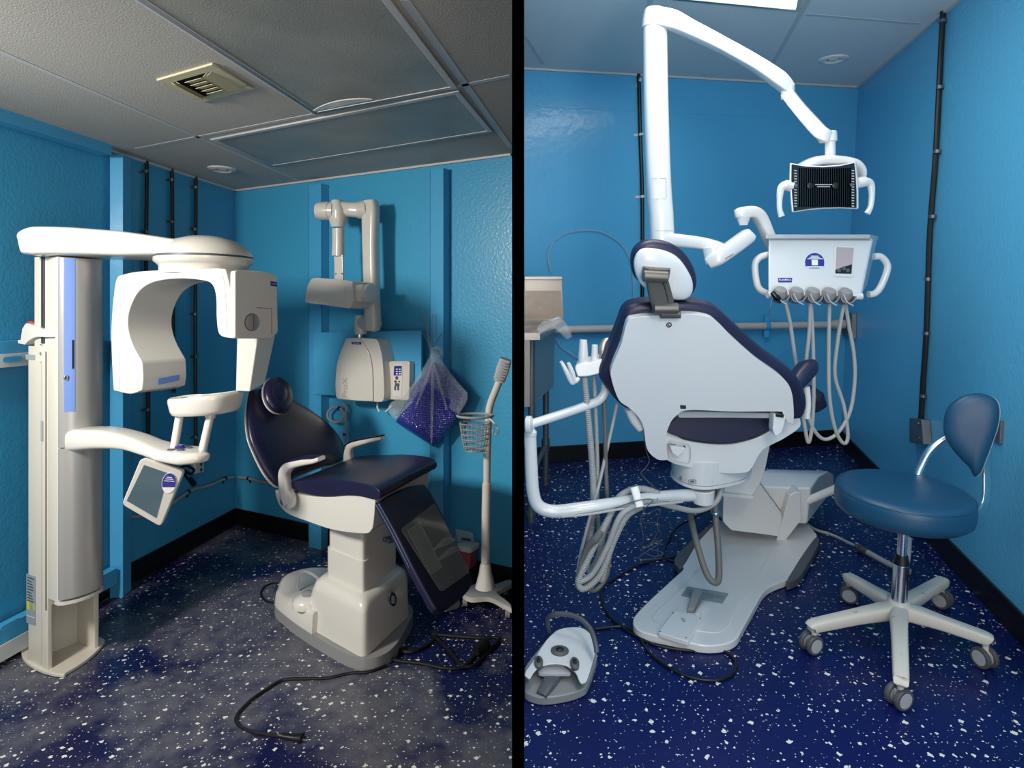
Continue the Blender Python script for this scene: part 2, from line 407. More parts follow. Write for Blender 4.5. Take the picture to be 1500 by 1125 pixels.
# added black divider, a wall of neither room; it thickens from its free edge to the back
k = 18 / FPX; mb = MB()
mb.prism([V(0, 0.9, -0.3), V(0.9*k, 0.9, -0.3), V(4.75*k, 4.75, -0.3), V(0, 4.75, -0.3)], (0, 0, 3.9)); wm = struct('divider_bar', mb, BLACK, L)
wm.data.materials.append(BLUE); wm.data.materials.append(DARKP)  # dark left face added to keep blue bounce out of the left room
for pf in wm.data.polygons:
    if pf.normal.x > .9: pf.material_index = 1
    elif pf.normal.x < -.9: pf.material_index = 2
# baseboards
def board(name, room, a, b, n, h, th=0.012):
    mb = MB(); mb.prism([a, b, b + n*th, a + n*th], (0, 0, h)); return struct(name, mb, BLACKB, room, bevel=0.004)
board('baseboard_left', L, CL, FL, NL, 0.125)
board('baseboard_back', L, CL, EB, NB, 0.125)
board('baseboard_rear', R, CR, ER, NE, 0.115)
board('baseboard_right', R, CR, FR, NR, 0.115)

# ------------------------------------------------------------------ ceiling grid, left room
tn = [0]
def bar(room, p, q, z, w=0.024, m=BAR, dz=0.0015):
    a, b = room.z(*p, z), room.z(*q, z); d = (b - a).normalized(); s = V(-d.y, d.x, 0) * (w / 2)
    tn[0] += 1; mb = MB(); mb.prism([a - s, a + s, b + s, b - s], (0, 0, -dz)); return struct('trim_%d' % tn[0], mb, m, room)
bar(L, (-40, 58), (441, 266), HL)
bar(L, (200, 218), (748, 111), HL)
bar(L, (50, -100), (462, 166), HL, 0.03); bar(L, (593, 0), (748, 216), HL, 0.03)
# strip where the tiles meet the walls
for room, a, b, n, h in ((L, CL, FL, NL, HL), (L, CL, EB, NB, HL), (R, CR, ER, NE, HR), (R, CR, FR, NR, HR)):
    tn[0] += 1; mb = MB(); z = V(0, 0, h)
    mb.prism([a + z, b + z, b + n*0.02 + z, a + n*0.02 + z], (0, 0, -0.012)); struct('trim_%d' % tn[0], mb, BAR, room)

def troffer(room, quad, z, label, group, lit=None, buckle=False):
    P = [room.z(*p, z) for p in quad]; c = sum(P, Vector())/4
    t = thing('ceiling_light', room, (c.x, c.y, z - 0.03), label, 'ceiling light', group)
    fr = MB(); n = 4; q = 0.028
    ins = []
    for i in range(4):
        d1 = (P[i-1]-P[i]).normalized(); d2 = (P[(i+1)%4]-P[i]).normalized(); ins.append(P[i] + (d1 + d2) * q)
    for i in range(4):
        j = (i+1) % 4; fr.prism([P[i], P[j], ins[j], ins[i]], (0, 0, -0.008))
    build('frame', fr, WARM if lit else BAR, t, bevel=0.003)
    df = MB(); g = 18; top = []; bot = []
    for a in range(g+1):
        for b in range(g+1):
            u, v = a/g, b/g
            p = (ins[0]*(1-u) + ins[1]*u)*(1-v) + (ins[3]*(1-u) + ins[2]*u)*v
            h = -0.0035
            if buckle: h += 0.0
            top.append(p + V(0, 0, h))
    for a in range(g):
        for b in range(g):
            i = a*(g+1)+b; df.f.append((i, i+1, i+g+2, i+g+1))
    df.v = top
    build('diffuser', df, lit or DIFF, t)
    return t, P, ins
t1, P1, I1 = troffer(L, [(19, -120), (484, -120), (671, 127), (462, 166)], HL, 'large unlit grey ceiling light panel with a buckled corner above the scanner', 'unlit ceiling lights', buckle=True)
mb = MB(); a, b = L.z(462, 163, HL-.03), L.z(545, 146, HL-.03); 
pts = [a.lerp(b, i/12) + V(0.0, 0.0, 0) for i in range(13)]
inn = [p + V(-.01, -.05*math.sin(math.pi*i/12)**.8 - .002, 0) for i, p in enumerate(pts)]
mb.prism(pts + inn[::-1], (0, 0, 0.004)); build('buckled_edge', mb, WHITE, t1)
troffer(L, [(308, 203), (672, 131), (722, 191), (398, 243)], HL, 'narrow unlit grey ceiling light panel nearest the back wall', 'unlit ceiling lights')

# beige air vent
Q = [L.z(*p, HL) for p in ((229, 115), (311, 91), (372, 127), (294, 148))]; c = sum(Q, Vector())/4
t = thing('air_vent', L, (c.x, c.y, HL-0.03), 'beige square louvred air vent in the dim ceiling', 'vent')
def bil(Q, u, v): return (Q[0]*(1-u) + Q[1]*u)*(1-v) + (Q[3]*(1-u) + Q[2]*u)*v
fr = MB(); lo, hi = .16, .84
for (u0, v0, u1, v1) in ((0,0,1,lo), (0,hi,1,1), (0,lo,lo,hi), (hi,lo,1,hi)):
    fr.prism([bil(Q,u0,v0), bil(Q,u1,v0), bil(Q,u1,v1), bil(Q,u0,v1)], (0,0,-0.009))
build('frame', fr, BEIGE, t, bevel=0.003)
mb = MB(); mb.prism([bil(Q,lo,lo), bil(Q,hi,lo), bil(Q,hi,hi), bil(Q,lo,hi)], (0,0,-0.002)); build('backing', mb, HOLE, t)
for i in range(5):
    v = lo + 0.03 + i*0.125
    mb = MB(); a, b = bil(Q, 0.36, v), bil(Q, 0.66, v); d = (bil(Q,0,1)-bil(Q,0,0)).normalized()
    mb.prism([a + V(0,0,-.018), b + V(0,0,-.018), b + d*.042 + V(0,0,-.006), a + d*.042 + V(0,0,-.006)], (0,0,-.002)); build('slat', mb, BEIGE, t)
for u in (.20, .28, .70, .78):
    mb = MB(); a, b = bil(Q, u, lo+.01), bil(Q, u, hi-.01); d = (bil(Q,1,0)-bil(Q,0,0)).normalized()*(1 if u > .5 else -1)
    mb.prism([a + V(0,0,-.02), b + V(0,0,-.02), b + d*.028 + V(0,0,-.004), a + d*.028 + V(0,0,-.004)], (0,0,-.002)); build('slat', mb, BEIGE, t)
def downlight(room, u, v, z, label, m):
    c = room.z(u, v, z); t = thing('downlight', room, c - V(0,0,.02), label, 'ceiling light')
    mb = MB(); mb.lathe(c, [(0.085, 0), (0.082, -0.008), (0.06, -0.014), (0.048, -0.006), (0.046, 0)], seg=40); build('rim', mb, m, t)
    mb = MB(); mb.lathe(c, [(0.0, -0.012), (0.02, -0.011), (0.028, -0.005), (0.03, 0)], seg=24); build('lens', mb, m, t)
downlight(L, 325, 247, HL, 'small round white downlight in the dim ceiling near the corner', WHITE)
downlight(R, 1221, 86, HR, 'small round pale speaker disc in the ceiling above the exam lamp', TILE_R)  # ceiling speaker, built with the downlight's shape

# ------------------------------------------------------------------ blue posts and rails of the left room
def post(u, vb, w, d, C, n, dirw, label, top=HL, group=None, lean=0):
    b = L.z(u, vb); b = b - n * (b - C).dot(n); mb = MB()
    mb.prism([b - dirw*w/2, b + dirw*w/2, b + dirw*w/2 + n*d, b - dirw*w/2 + n*d], (0, 0, top - 0.005))
    o = build('wall_post', mb, BLUE_T, room=L, bevel=0.004, seg=2); tag(o, label, 'post', group); return o
# corner post standing out from the left wall behind the scanner column
b0 = L.z(163, 872); mb = MB(); mb.box(b0 + NL*.045 + V(0.0, 0.02, 1.235), (0.07, 0.09, 2.47), ax=(0.98, 0.1, 0)); 
o = build('wall_post', mb, BLUE_T, room=L, bevel=0.003); tag(o, 'turquoise square steel post standing behind the white scanner column', 'post')
off0 = .10
# header beam along the left wall
def beam(p, q, C, n, off, h, d, label, name='wall_rail', m=None, cat='rail'):
    a = atwall(L, *p, C, n, off); b = atwall(L, *q, C, n, off); b.z = a.z; mb = MB()
    mb.prism([a, b, b - V(0,0,h), a - V(0,0,h)], -n*d); o = build(name, mb, m or BLUE_T, room=L, bevel=0.003, seg=2); tag(o, label, cat); return o
beam((-160, 97), (164, 208), CL, NL, off0, 0.075, min(off0, .08), 'turquoise header beam under the ceiling along the left wall')
beam((-160, 508), (150, 512), CL, NL, 0.05, 0.10, 0.045, 'turquoise rail on the left wall behind the emergency stop button')
beam((-160, 1004), (172, 828), CL, NL, off0*0.8, 0.09, 0.05, 'low turquoise rail joining the foot of the post near the floor')
# slotted white mounting strips
def strip(p0, p1, off, h, label, su, sv):
    a = atwall(L, *p0, CL, NL, off); b = atwall(L, *p1, CL, NL, off); b.z = a.z
    t = thing('mounting_strip', L, (a + b)/2 - V(0,0,h), label, 'bracket', 'white mounting strips of the scanner')
    mb = MB(); mb.prism([a, b, b - V(0,0,h), a - V(0,0,h)], NL*0.006); build('strip', mb, TRIM_W, t, bevel=0.002)
    c = atwall(L, su, sv, CL, NL, off + .007); d = (b - a).normalized(); mb = MB()
    out = [c + d*(x*0.035 + 0.012*math.cos(tt)) + V(0,0,0.012*math.sin(tt)) for x, rng in ((1, range(-4, 5)), (-1, range(4, 13))) for tt in [math.pi*k/8 for k in rng]]
    mb.prism(out, NL*0.002); build('slot', mb, BLUE_T, t)
    return t
strip((-70, 524), (46, 517), 0.055, 0.062, 'white slotted strip on the upper rail at the emergency stop button', 18, 526)
strip((-70, 984), (42, 895), off0*0.8+.005, 0.075, 'white slotted strip on the low rail beside the scanner foot', 15, 915)
# posts on the back wall
def bpost(uL, uR, vt, label, z0=0.0):
    a = atwall(L, uL, vt, CL, NB, 0.07); b = atwall(L, uR, vt, CL, NB, 0.07); a.z = b.z = z0; mb = MB()
    mb.prism([a, b, b - NB*0.068, a - NB*0.068], (0, 0, 2.45 - z0)); mb = mb
    # open U channel: front web plus two flanges
    m2 = MB(); m2.prism([a, b, b - NB*.004, a - NB*.004], (0, 0, 2.45 - z0)); m2.prism([a, a + DB*.004, a + DB*.004 - NB*.068, a - NB*.068], (0, 0, 2.45 - z0)); m2.prism([b, b - DB*.004, b - DB*.004 - NB*.068, b - NB*.068], (0, 0, 2.45 - z0))
    o = build('wall_post', m2, BLUE_T, room=L); tag(o, label, 'post'); return o
bpost(452, 471, 255, 'turquoise channel post on the back wall left of the x-ray arm')
bpost(630, 650, 232, 'turquoise channel post on the back wall behind the bubble wrap parcel')
# backing board for the x-ray generator
a = [atwall(L, u, v, CL, NB, 0.09) for u, v in ((459, 487), (617, 484), (617, 585), (459, 578))]
mb = MB(); mb.prism(a, -NB*0.02); o = build('backing_board', mb, BLUE_T, room=L, bevel=0.002); tag(o, 'turquoise backing board on the back wall behind the x-ray generator box', 'board')

# ------------------------------------------------------------------ cables up the walls
def conduit(room, pts, C, n, label, r=0.011, clips=(), m=RUBBER, cm=STEEL_D, name='wall_cable', off=0.016, group=None, cat='cable'):
    P = [atwall(room, u, v, C, n, off) for u, v in pts]; lo = min(P, key=lambda p: p.z)
    t = thing(name, room, lo - V(0, 0, r), label, cat, group); mb = MB(); mb.tube(P, r, 10, 5); build('cable', mb, m, t)
    for u, v in clips:
        c = atwall(room, u, v, C, n, off); i = min(range(len(P)-1), key=lambda k: (P[k].lerp(P[k+1], .5)-c).length)
        d = (P[i+1]-P[i]).normalized(); mb = MB(); mb.cyl(c - d*.008, c + d*.008, r*1.35, seg=14)
        s = d.cross(n).normalized(); (off < .03) and mb.box(c - n*(off-.003) + s*r*2, (r*3, .004, .016), ax=s, up=d); build('clip', mb, cm, t)
    return t
conduit(L, [(211, 233), (215, 245), (214, 400), (217, 560), (217, 640)], CL, NL, 'black cable down the left wall, nearest the turquoise post', clips=[(214, 250), (215, 340), (216, 600)])
conduit(L, [(249, 246), (252, 260), (253, 400), (255, 575)], CL, NL, 'black cable down the left wall, middle of the three beside the scanner head', clips=[(252, 263), (252, 325), (254, 555)])
conduit(L, [(285, 259), (287, 275), (286, 470), (287, 655)], CL, NL, 'black cable down the left wall nearest the room corner', clips=[(287, 274), (286, 336), (286, 460), (287, 522), (287, 640)])
conduit(L, [(176, 765), (184, 758), (215, 755), (245, 742), (268, 726), (283, 717), (305, 712), (328, 702), (342, 699)], CL, NL, 'thin grey hose clipped low along the left wall behind the tablet', r=0.010, clips=[(186, 758), (276, 721), (330, 701)], m=HOSE, cm=RUBBER, name='wall_hose', cat='hose')
conduit(L, [(349, 699), (365, 701), (385, 706), (410, 710)], CL, NB, 'thin grey hose on the back wall running behind the patient chair', r=0.010, clips=[(364, 701)], m=HOSE, cm=RUBBER, name='wall_hose', cat='hose')
conduit(L, [(502, 590), (508, 600), (497, 618), (482, 614), (481, 603), (491, 596), (501, 601), (507, 618), (504, 648)], CL, NB, 'grey hose with a loop hanging below the x-ray generator box', r=0.009, clips=[(497, 598), (505, 636)], m=HOSE, cm=RUBBER, name='wall_hose', off=.05, cat='hose')
conduit(R, [(928, 101), (935, 104), (938, 200), (941, 300), (941, 455)], CR, NE, 'black cable down the rear wall beside the white lamp pole', r=0.013, clips=[(937, 117), (939, 197), (941, 288)], cm=TRIM_W)
conduit(R, [(1372, 12), (1381, 8), (1379, 60), (1375, 140), (1370, 235), (1362, 340), (1357, 480), (1352, 560), (1349, 614)], CR, NR, 'thick black cable down the right wall to a grey junction box', r=0.013, clips=[(1381, 31), (1377, 128), (1373, 222), (1366, 317), (1359, 409), (1357, 488), (1352, 580)])
# junction box at its foot
P = [atwall(R, u, v, CR, NR, 0.04) for u, v in ((1333, 612), (1350, 614), (1353, 651), (1333, 648))]; c = sum(P, Vector())/4
t = thing('junction_box', R, (c.x, c.y, P[3].z), 'small grey metal junction box on the right wall behind the stool', 'junction box')
mb = MB(); mb.prism(P, -NR*0.04); build('body', mb, STEEL_D, t, bevel=0.004)
q = [p + NR*0.003 for p in P]; mb = MB(); mb.prism(q, -NR*.003); build('cover', mb, STEEL_D, t, bevel=0.002)
for k in ((1345, 620), (1347, 641)):
    p = atwall(R, *k, CR, NR, .043); mb = MB(); mb.cyl(p, p + NR*.003, .005, seg=10); build('screw', mb, CHROME, t)
# metal plate socket behind the stool backrest
P = [atwall(R, u, v, CR, NR, 0.012) for u, v in ((1453, 614), (1466, 616), (1464, 650), (1452, 646))]; c = sum(P, Vector())/4
t = thing('wall_plate', R, (c.x, c.y, P[3].z), 'small metal wall plate on the right wall behind the stool backrest', 'wall plate')
mb = MB(); mb.prism(P, -NR*.012); build('plate', mb, STEEL_D, t, bevel=.002)
mb = MB(); mb.cyl(c, c + NR*.004, .006, seg=12); build('screw', mb, CHROME, t)
# ceiling grid, right room, and the lit panel
bar(R, (768, 52), (796, 94), HR); bar(R, (952, -10), (952, 20), HR); bar(R, (1190, -10), (1117, 120), HR)
bar(R, (1180, 21), (1348, 35), HR); bar(R, (1030, 109), (1031, 111), HR)
t, _, _ = troffer(R, [(950, -190), (1216, -190), (1172, 16), (985, -2)], HR, 'lit rectangular ceiling light panel above the white lamp pole', None, lit=EMIT)
# overlap seam of the wall sheets
tn[0] += 1; a, b = atwall(R, 768, 153, CR, NE, .003), atwall(R, 1240, 174, CR, NE, .003); mb = MB(); mb.prism([a, b, b - V(0,0,.012), a - V(0,0,.012)], -NE*.003); struct('trim_%d' % tn[0], mb, BLUE_S, R, bevel=.001)
# painted pipe along the rear wall
A, B = atwall(R, 760, 484, CR, NE, .05), atwall(R, 1238, 475, CR, NE, .05)
t = thing('wall_pipe', R, (A + B)/2 - V(0,0,.04), 'white painted horizontal pipe running along the rear wall', 'pipe')
mb = MB(); mb.cyl(A, B, .026, seg=20); build('pipe', mb, PIPE, t)
a_, b_ = atwall(R, 1222, 475, CR, NE, .05), atwall(R, 1246, 475, CR, NE, .05); mb = MB(); mb.cyl(a_, b_, .034, seg=20); build('coupling', mb, PIPE, t)
c = atwall(R, 1123, 477, CR, NE, .05); mb = MB(); mb.cyl(c - DE*.016, c + DE*.016, .034, seg=20); mb.box(c + V(0,0,.05), (.035, .02, .05)); mb.box(c - V(0,0,.055), (.035, .02, .06)); build('clamp', mb, BLUE_T, t, bevel=.003)
P = [R.pl(u, v, CR + NR*.03, NR) for u, v in ((1235, 457), (1248, 459), (1248, 496), (1235, 492))]
mb = MB(); mb.prism(P, -NR*.03); o = build('outlet_box', mb, STEEL_D, room=R, bevel=.003); tag(o, 'small grey metal box in the right corner at the end of the pipe', 'electrical box')
# clear tubing arc
pts = [(808, 400), (803, 380), (806, 362), (822, 345), (845, 338), (872, 338), (893, 345), (912, 360), (922, 378), (927, 400), (929, 450)]
mb = MB(); mb.tube([atwall(R, u, v, CR, NE, .012) for u, v in pts], .008, 8, 6); o = build('clear_tubing', mb, TUBE, room=R); tag(o, 'clear plastic tubing arching over the rear wall above the steel sink', 'tubing')
pts = [(812, 492), (822, 508), (836, 518), (848, 526)]
mb = MB(); mb.tube([atwall(R, u, v, CR, NE, .012) for u, v in pts], .007, 8, 6); o = build('clear_tubing', mb, TUBE, room=R); tag(o, 'short clear tubing sagging on the rear wall below the pipe', 'tubing')
# =================================================================== LEFT ROOM
# ---------------------------------------------------------------- panoramic scanner
SA = L.z(69, 988); N1 = V(.88, -.47, 0).normalized(); E2 = V(.47, .88, 0).normalized()
def U(a, b, z): return SA + N1*a + E2*b + V(0, 0, z)
sc = thing('panoramic_scanner', L, U(-.02, .1, 0), 'tall cream white panoramic dental x-ray scanner standing on the floor by the left wall', 'dental scanner')
mb = MB(); out = [L.z(u, v, .002) for u, v in s2([(32, 964), (37, 952), (90, 936), (148, 938), (149, 950), (128, 970), (100, 988), (90, 993), (62, 987), (40, 975)], 4)]
mb.prism(out, (0, 0, .016)); foot = build('foot_plate', mb, WARM, sc, bevel=.004)
W_ = .215
def urect(a0, a1, b0, b1, z0, z1, r=.006):
    mb = MB(); mb.prism(rr([U(a0, b0, z0), U(a1, b0, z0), U(a1, b1, z0), U(a0, b1, z0)], r), (0, 0, z1 - z0)); return mb
mb = urect(-.165, .0, 0, .022, .016, 1.44); fixed = build('side_wall', mb, WARM, sc)
build('side_wall', urect(-.165, .0, W_-.022, W_, .016, 1.44), WARM, sc)
build('back_wall', urect(-.165, -.14, .02, W_-.02, .016, 1.44), WARM, sc)
for b in (-.002,):
    build('rail_groove', urect(-.048, -.042, b, 0.004, .03, 1.38), TXTG, sc)
    build('rail_groove', urect(-.012, -.004, b, 0.004, .28, 1.42), HOLE, sc)
build('inner_column', urect(-.125, -.0, .006, W_-.01, .30, 1.84), WARM, sc)
build('column_slot', urect(-.055, -.03, .0, .01, 1.455, 1.84), TXTD, sc)
for v in (505, 531): pass
# carriage with a bulging satin front
car = build('carriage', urect(-.002, .085, .002, .19, .335, 1.835, .012), WARM, sc)
def front(b0, b1, z0, z1, m, name, parent, push=0.0, bulge=.045, th=.012, n=16, B=.188):
    mb = MB(); rows = []
    for i in range(n + 1):
        b = b0 + (b1 - b0)*i/n; t = b/B*2 - 1; rows.append(.086 + push + bulge*(1 - t*t)**.75 if abs(t) < 1 else .086 + push)
    P = [U(rows[i], b0 + (b1-b0)*i/n, z0) for i in range(n+1)] + [U(rows[i]-th, b0 + (b1-b0)*i/n, z0) for i in range(n, -1, -1)]
    mb.prism(P, (0, 0, z1 - z0)); return build(name, mb, m, parent, smooth=50)
fp = front(.004, .184, .345, 1.00, SILVER, 'lower_front_panel', sc)
fp2 = front(.004, .184, 1.006, 1.83, SILVER, 'upper_front_panel', sc)
front(.016, .050, 1.16, 1.828, STRIPE, 'blue_stripe', fp2, push=.0015, th=.003)
front(.0, .186, .322, .334, WHITE, 'lip', car, push=.003, th=.03)
zz = lambda v, Y=2.68: 1.6 - (v-455)/900*Y
front(.040, .046, zz(540), zz(498), HOLE, 'slot', fp2, push=.0030, th=.004, n=3)
p = U(.112, .022, zz(553)); mb = MB(); mb.lathe(p, [(.011, 0), (.011, .004), (.006, .006), (0, .006)], axis=N1, seg=20); build('key_switch', mb, CHROME, fp2)
# badges, bolts and labels on the near side
def side_lbl(u0, v0, u1, v1, m, name, par, off=-.0015, skew=5):
    n = -E2; P0 = U(0, 0, 0) + n*abs(off)
    P = [L.pl(*q, P0, n) for q in ((u0, v0), (u1, v0+skew), (u1, v1+skew), (u0, v1))]
    mb = MB(); mb.prism(P, -n*.001); return build(name, mb, m, par)
side_lbl(38.5, 840, 52, 912, LABEL, 'rating_label', sc)
side_lbl(39, 880, 43, 892, YEL, 'warning_mark', sc, -.0025, 1.5); side_lbl(47.5, 885, 51.5, 893, GREENS, 'warning_mark', sc, -.0025, 1.5)
for i in range(9): side_lbl(40, 845 + i*4.2, 49 - (i*7 % 4), 846.2 + i*4.2, TXTD, 'print_line', sc, -.0025, 3)
side_lbl(39, 901, 51, 902, WHITE, 'print_line', sc, -.0025, 4)
side_lbl(37.5, 519, 51, 526.5, LABEL, 'small_label', sc, -.0015, 1)
side_lbl(59.5, 616, 63, 646, LABEL, 'level_gauge', sc, -.0015, 1)
for v in (505, 518, 531):
    p = L.pl(60.5, v, U(0, 0, 0), E2); mb = MB(); mb.cyl(p, p - E2*.004, .007 if v == 518 else .003, seg=16); build('bolt', mb, CHROME, sc)
# emergency stop bracket
pn = -E2; P0 = U(0, -.012, 0)
prof = s2([(37, 474, 1), (41, 474), (60, 481), (72, 487), (76, 494, 1), (66, 494, 1), (52, 494), (42, 499), (36, 505, 1), (26, 503, 1), (26, 498, 1), (30, 498, 1), (32, 482, 1)], 4)
mb = MB(); mb.prism([L.pl(u, v, P0, E2) for u, v in prof], E2*.09); br = build('stop_bracket', mb, WHITE, sc, bevel=.003)
p = L.pl(47, 478, U(0, .03, 0), E2); mb = MB(); mb.lathe(p, [(.020, -.004), (.020, .003), (.017, .004), (.017, .020), (.014, .023), (0, .023)], seg=24); build('emergency_stop_button', mb, RED, br, )
# boom
Yb = 2.74
def LY(u, v, y): return L.y(u, v, y)
mb = MB(); pts = [(53, 362, 2.76), (58, 360, 2.76), (80, 357, 2.76), (130, 357.5, 2.76), (200, 361, 2.76), (265, 365, 2.77), (300, 367, 2.78)]
mb.sweep([LY(*q) for q in pts], [(.07, .028), (.12, .050), (.145, .064), (.15, .062), (.145, .056), (.15, .038), (.12, .028)], p=7, seg=32)
boom = build('boom', mb, WHITE, sc, smooth=60)
dc = LY(300, 378, 2.76); 
mb = MB(); mb.lathe(dc, [(.0, .098), (.07, .094), (.13, .076), (.175, .048), (.198, .022), (.203, .012), (.203, .006)], seg=48); build('dome', mb, WHITE, sc, smooth=60)
mb = MB(); mb.lathe(dc, [(.200, .005), (.200, -.002)], seg=48); build('dome_seam', mb, DGREY, sc)
mb = MB(); mb.lathe(dc, [(.203, -.003), (.203, -.020), (.190, -.032), (.182, -.040), (.182, -.075), (.10, -.078)], seg=48); build('rotating_collar', mb, WHITE, sc, smooth=50)
# C-shaped rotor
EX = V(.45, .89, 0).normalized(); PN = V(.96, -.28, 0).normalized(); pn = V(-PN.y, PN.x, 0)
P0 = LY(250, 450, 2.60); PR = lambda u, v: L.pl(u, v, P0, pn)
outer = s2([(166, 572, 1), (163, 520), (163, 470), (168, 418), (173, 404, 1), (200, 398), (255, 395), (318, 393, 1), (330, 394, 1), (338, 430), (341, 470), (342, 496, 1), (322, 491), (317, 470), (316, 436), (311, 418), (298, 411), (262, 408), (225, 413), (202, 428), (189, 455), (187, 480), (194, 505), (208, 531, 1), (209, 556), (207, 572, 1), (190, 577)], 5)
mb = MB(); mb.prism([PR(u, v) for u, v in outer], EX*.205); rot = build('rotor_arm', mb, WHITE, sc, bevel=.008)
# seam line along the front edge of the rotor
seam = [(176, 574), (174, 500), (177, 440), (183, 408)]
mb = MB(); mb.tube([PR(u, v) - pn*0.0 - V(0, .0005, 0) for u, v in seam], .0009, 6, 4); build('seam', mb, LGREY, rot)
mb = MB(); mb.tube([PR(u, v) - V(0, .0005, 0) for u, v in [(326, 395), (331, 440), (333, 493)]], .0009, 6, 4); build('seam', mb, LGREY, rot)
# tube housing, right part
hp = s2([(326, 394, 1), (331, 394), (337, 425), (340, 470), (342, 494), (339, 497, 1), (330, 494), (318, 491, 1), (316, 440, 1), (318, 394, 1)], 3)
ho = [PR(u, v) + EX*.004 for u, v in hp]
hn = V(EX.y, -EX.x, 0); h0 = PR(342.5, 450)
HS = lambda u, v, off: L.pl(u, v, h0 + hn*off, hn)
mb = MB(); mb.prism(rr([HS(u, v, .010) for u, v in ((344, 396), (392, 398), (406, 404), (408, 487), (397, 496), (344, 496))], .014), -hn*.03); hs = build('tube_housing', mb, WHITE, sc, bevel=.006)
def HP(u, v, off=.001): return HS(u, v, .0105 + off)
c = HP(369, 472, .0); 
mb = MB(); mb.lathe(c, [(.034, -.002), (.034, .003), (.028, .006), (0, .007)], axis=hn, seg=36); kn = build('rotary_knob', mb, SILVER, hs)
mb = MB(); mb.lathe(c, [(.037, -.002), (.037, .0015), (.034, .002)], axis=hn, seg=36); build('knob_ring', mb, DGREY, hs)
mb = MB(); mb.prism([c + hn*.0075 + V(0,0,.03), c + hn*.0075 - V(0,0,.03), c + hn*.0075 + PN*.005 - V(0,0,.03), c + hn*.0075 + PN*.005 + V(0,0,.03)], -hn*.004); build('knob_slot', mb, DGREY, kn)
mb = MB(); mb.tube([HP(376, 450.5), HP(398, 452), HP(398, 490)], .0011, 6, 0); build('seam', mb, DGREY, hs)
mb = MB(); P = [HP(396.5, 412), HP(406, 413.5), HP(406, 420), HP(396.5, 418.5)]; mb.prism(P, -hn*.001); bd = build('badge', mb, NAVYLBL, hs)
text('PLANMECA', L, sum(P, Vector())/4 + hn*.0008, P[1]-P[0], (0, 0, 1), .032, TXT, bd)
# blade below the housing
bq = [LY(u, v, y) for u, v, y in ((347, 492, 2.68), (378, 492, 2.68), (406, 480, 2.80), (376, 480, 2.80))]
bl = [LY(u, v, y) for u, v, y in ((345, 573, 2.68), (366, 574, 2.68), (388, 562, 2.78), (368, 562, 2.78))]
mb = MB(); mb.loft([bq, [a.lerp(b, .55) for a, b in zip(bq, bl)], bl]); build('collimator_blade', mb, WHITE, sc, bevel=.005)
# blue accent on the sensor side
an = V(EX.y, -EX.x, 0); P0a = PR(209, 545)
P = [L.pl(u, v, P0a + an*.0045, an) for u, v in ((232, 555), (263, 549), (263, 557), (232, 564))]
mb = MB(); mb.prism(P, -an*.002); build('blue_stripe', mb, STRIPE, rot)
# shelf arm
mb = MB(); pts = [(104, 644, 2.78), (125, 642, 2.72), (160, 641, 2.68), (195, 646, 2.66), (225, 656, 2.64), (250, 663, 2.62), (278, 667, 2.60), (296, 667, 2.60), (304, 668, 2.61)]
mb.sweep([LY(*q) for q in pts], [(.07, .052), (.07, .048), (.065, .042), (.06, .033), (.06, .028), (.075, .026), (.085, .028), (.07, .024), (.03, .012)], p=4, seg=24)
arm = build('patient_support_arm', mb, WHITE, sc, smooth=60)
bc = LY(263, 660, 2.60)
for k in range(5):
    t_ = 2*math.pi*k/5 + .3; p = bc + V(.034*math.cos(t_), .036*math.sin(t_), -.005); mb = MB(); mb.lathe(p, [(.012, .0), (.012, .017), (.009, .019), (0, .019)], seg=14, sx=1.3); build('button', mb, DGREY, arm)
mb = MB(); mb.lathe(bc, [(.015, .0), (.015, .018), (0, .020)], seg=20, sx=1.3); build('button', mb, NAVYLBL, arm)
# chin rest on two posts
for (a, b) in (((264, 603), (255, 657)), ((309, 605), (296, 662))):
    mb = MB(); A, B = LY(*a, 2.63), LY(*b, 2.61); mb.cyl(B, A, .0165, seg=20); mb.cyl(A - (A-B)*.12, A, .021, seg=20); build('chin_rest_post', mb, WHITE, sc)
top = s2([(247, 578), (256, 574), (268, 574), (276, 575), (290, 580), (310, 581), (325, 577), (340, 577), (344, 583), (335, 590), (320, 596), (296, 597), (265, 597), (250, 592)], 4)
zt = LY(290, 583, 2.63).z
mb = MB(); c = [L.z(u, 578 + (v-585)*1.0, zt) for u, v in top]
yc = 2.63; c = [V(q.x*1.0, yc + ((q.y - yc) * .18 if q.y > yc else (q.y - yc)*.18), zt) for q in c]
# plan outline of the kidney-shaped cup, built at its own height
pl_ = s2([(-.135, .02), (-.11, .07), (-.05, .075), (-.01, .045), (.03, .03), (.08, .05), (.135, .085), (.155, .07), (.14, .01), (.09, -.05), (.0, -.075), (-.09, -.06), (-.13, -.02)], 4)
ctr = LY(293, 590, 2.64); rings = []
for sc_, dz in ((.78, -.050), (.88, -.046), (.94, -.03), (1.0, .012), (1.0, .024), (.95, .032), (.5, .022), (.05, .018)):
    rings.append([ctr + V(x*sc_, y*sc_, dz + .012*(x/.14)*(1 if dz > 0 else .4)) for x, y in pl_])
mb = MB(); mb.loft(rings); cup = build('chin_rest', mb, WHITE, sc, smooth=50)
for x, y in ((-.07, .0), (.12, .045)):
    mb = MB(); mb.box(ctr + V(x, y, .024 + .01*x/.14), (.02, .01, .006)); build('light_slot', mb, DGREY, cup)
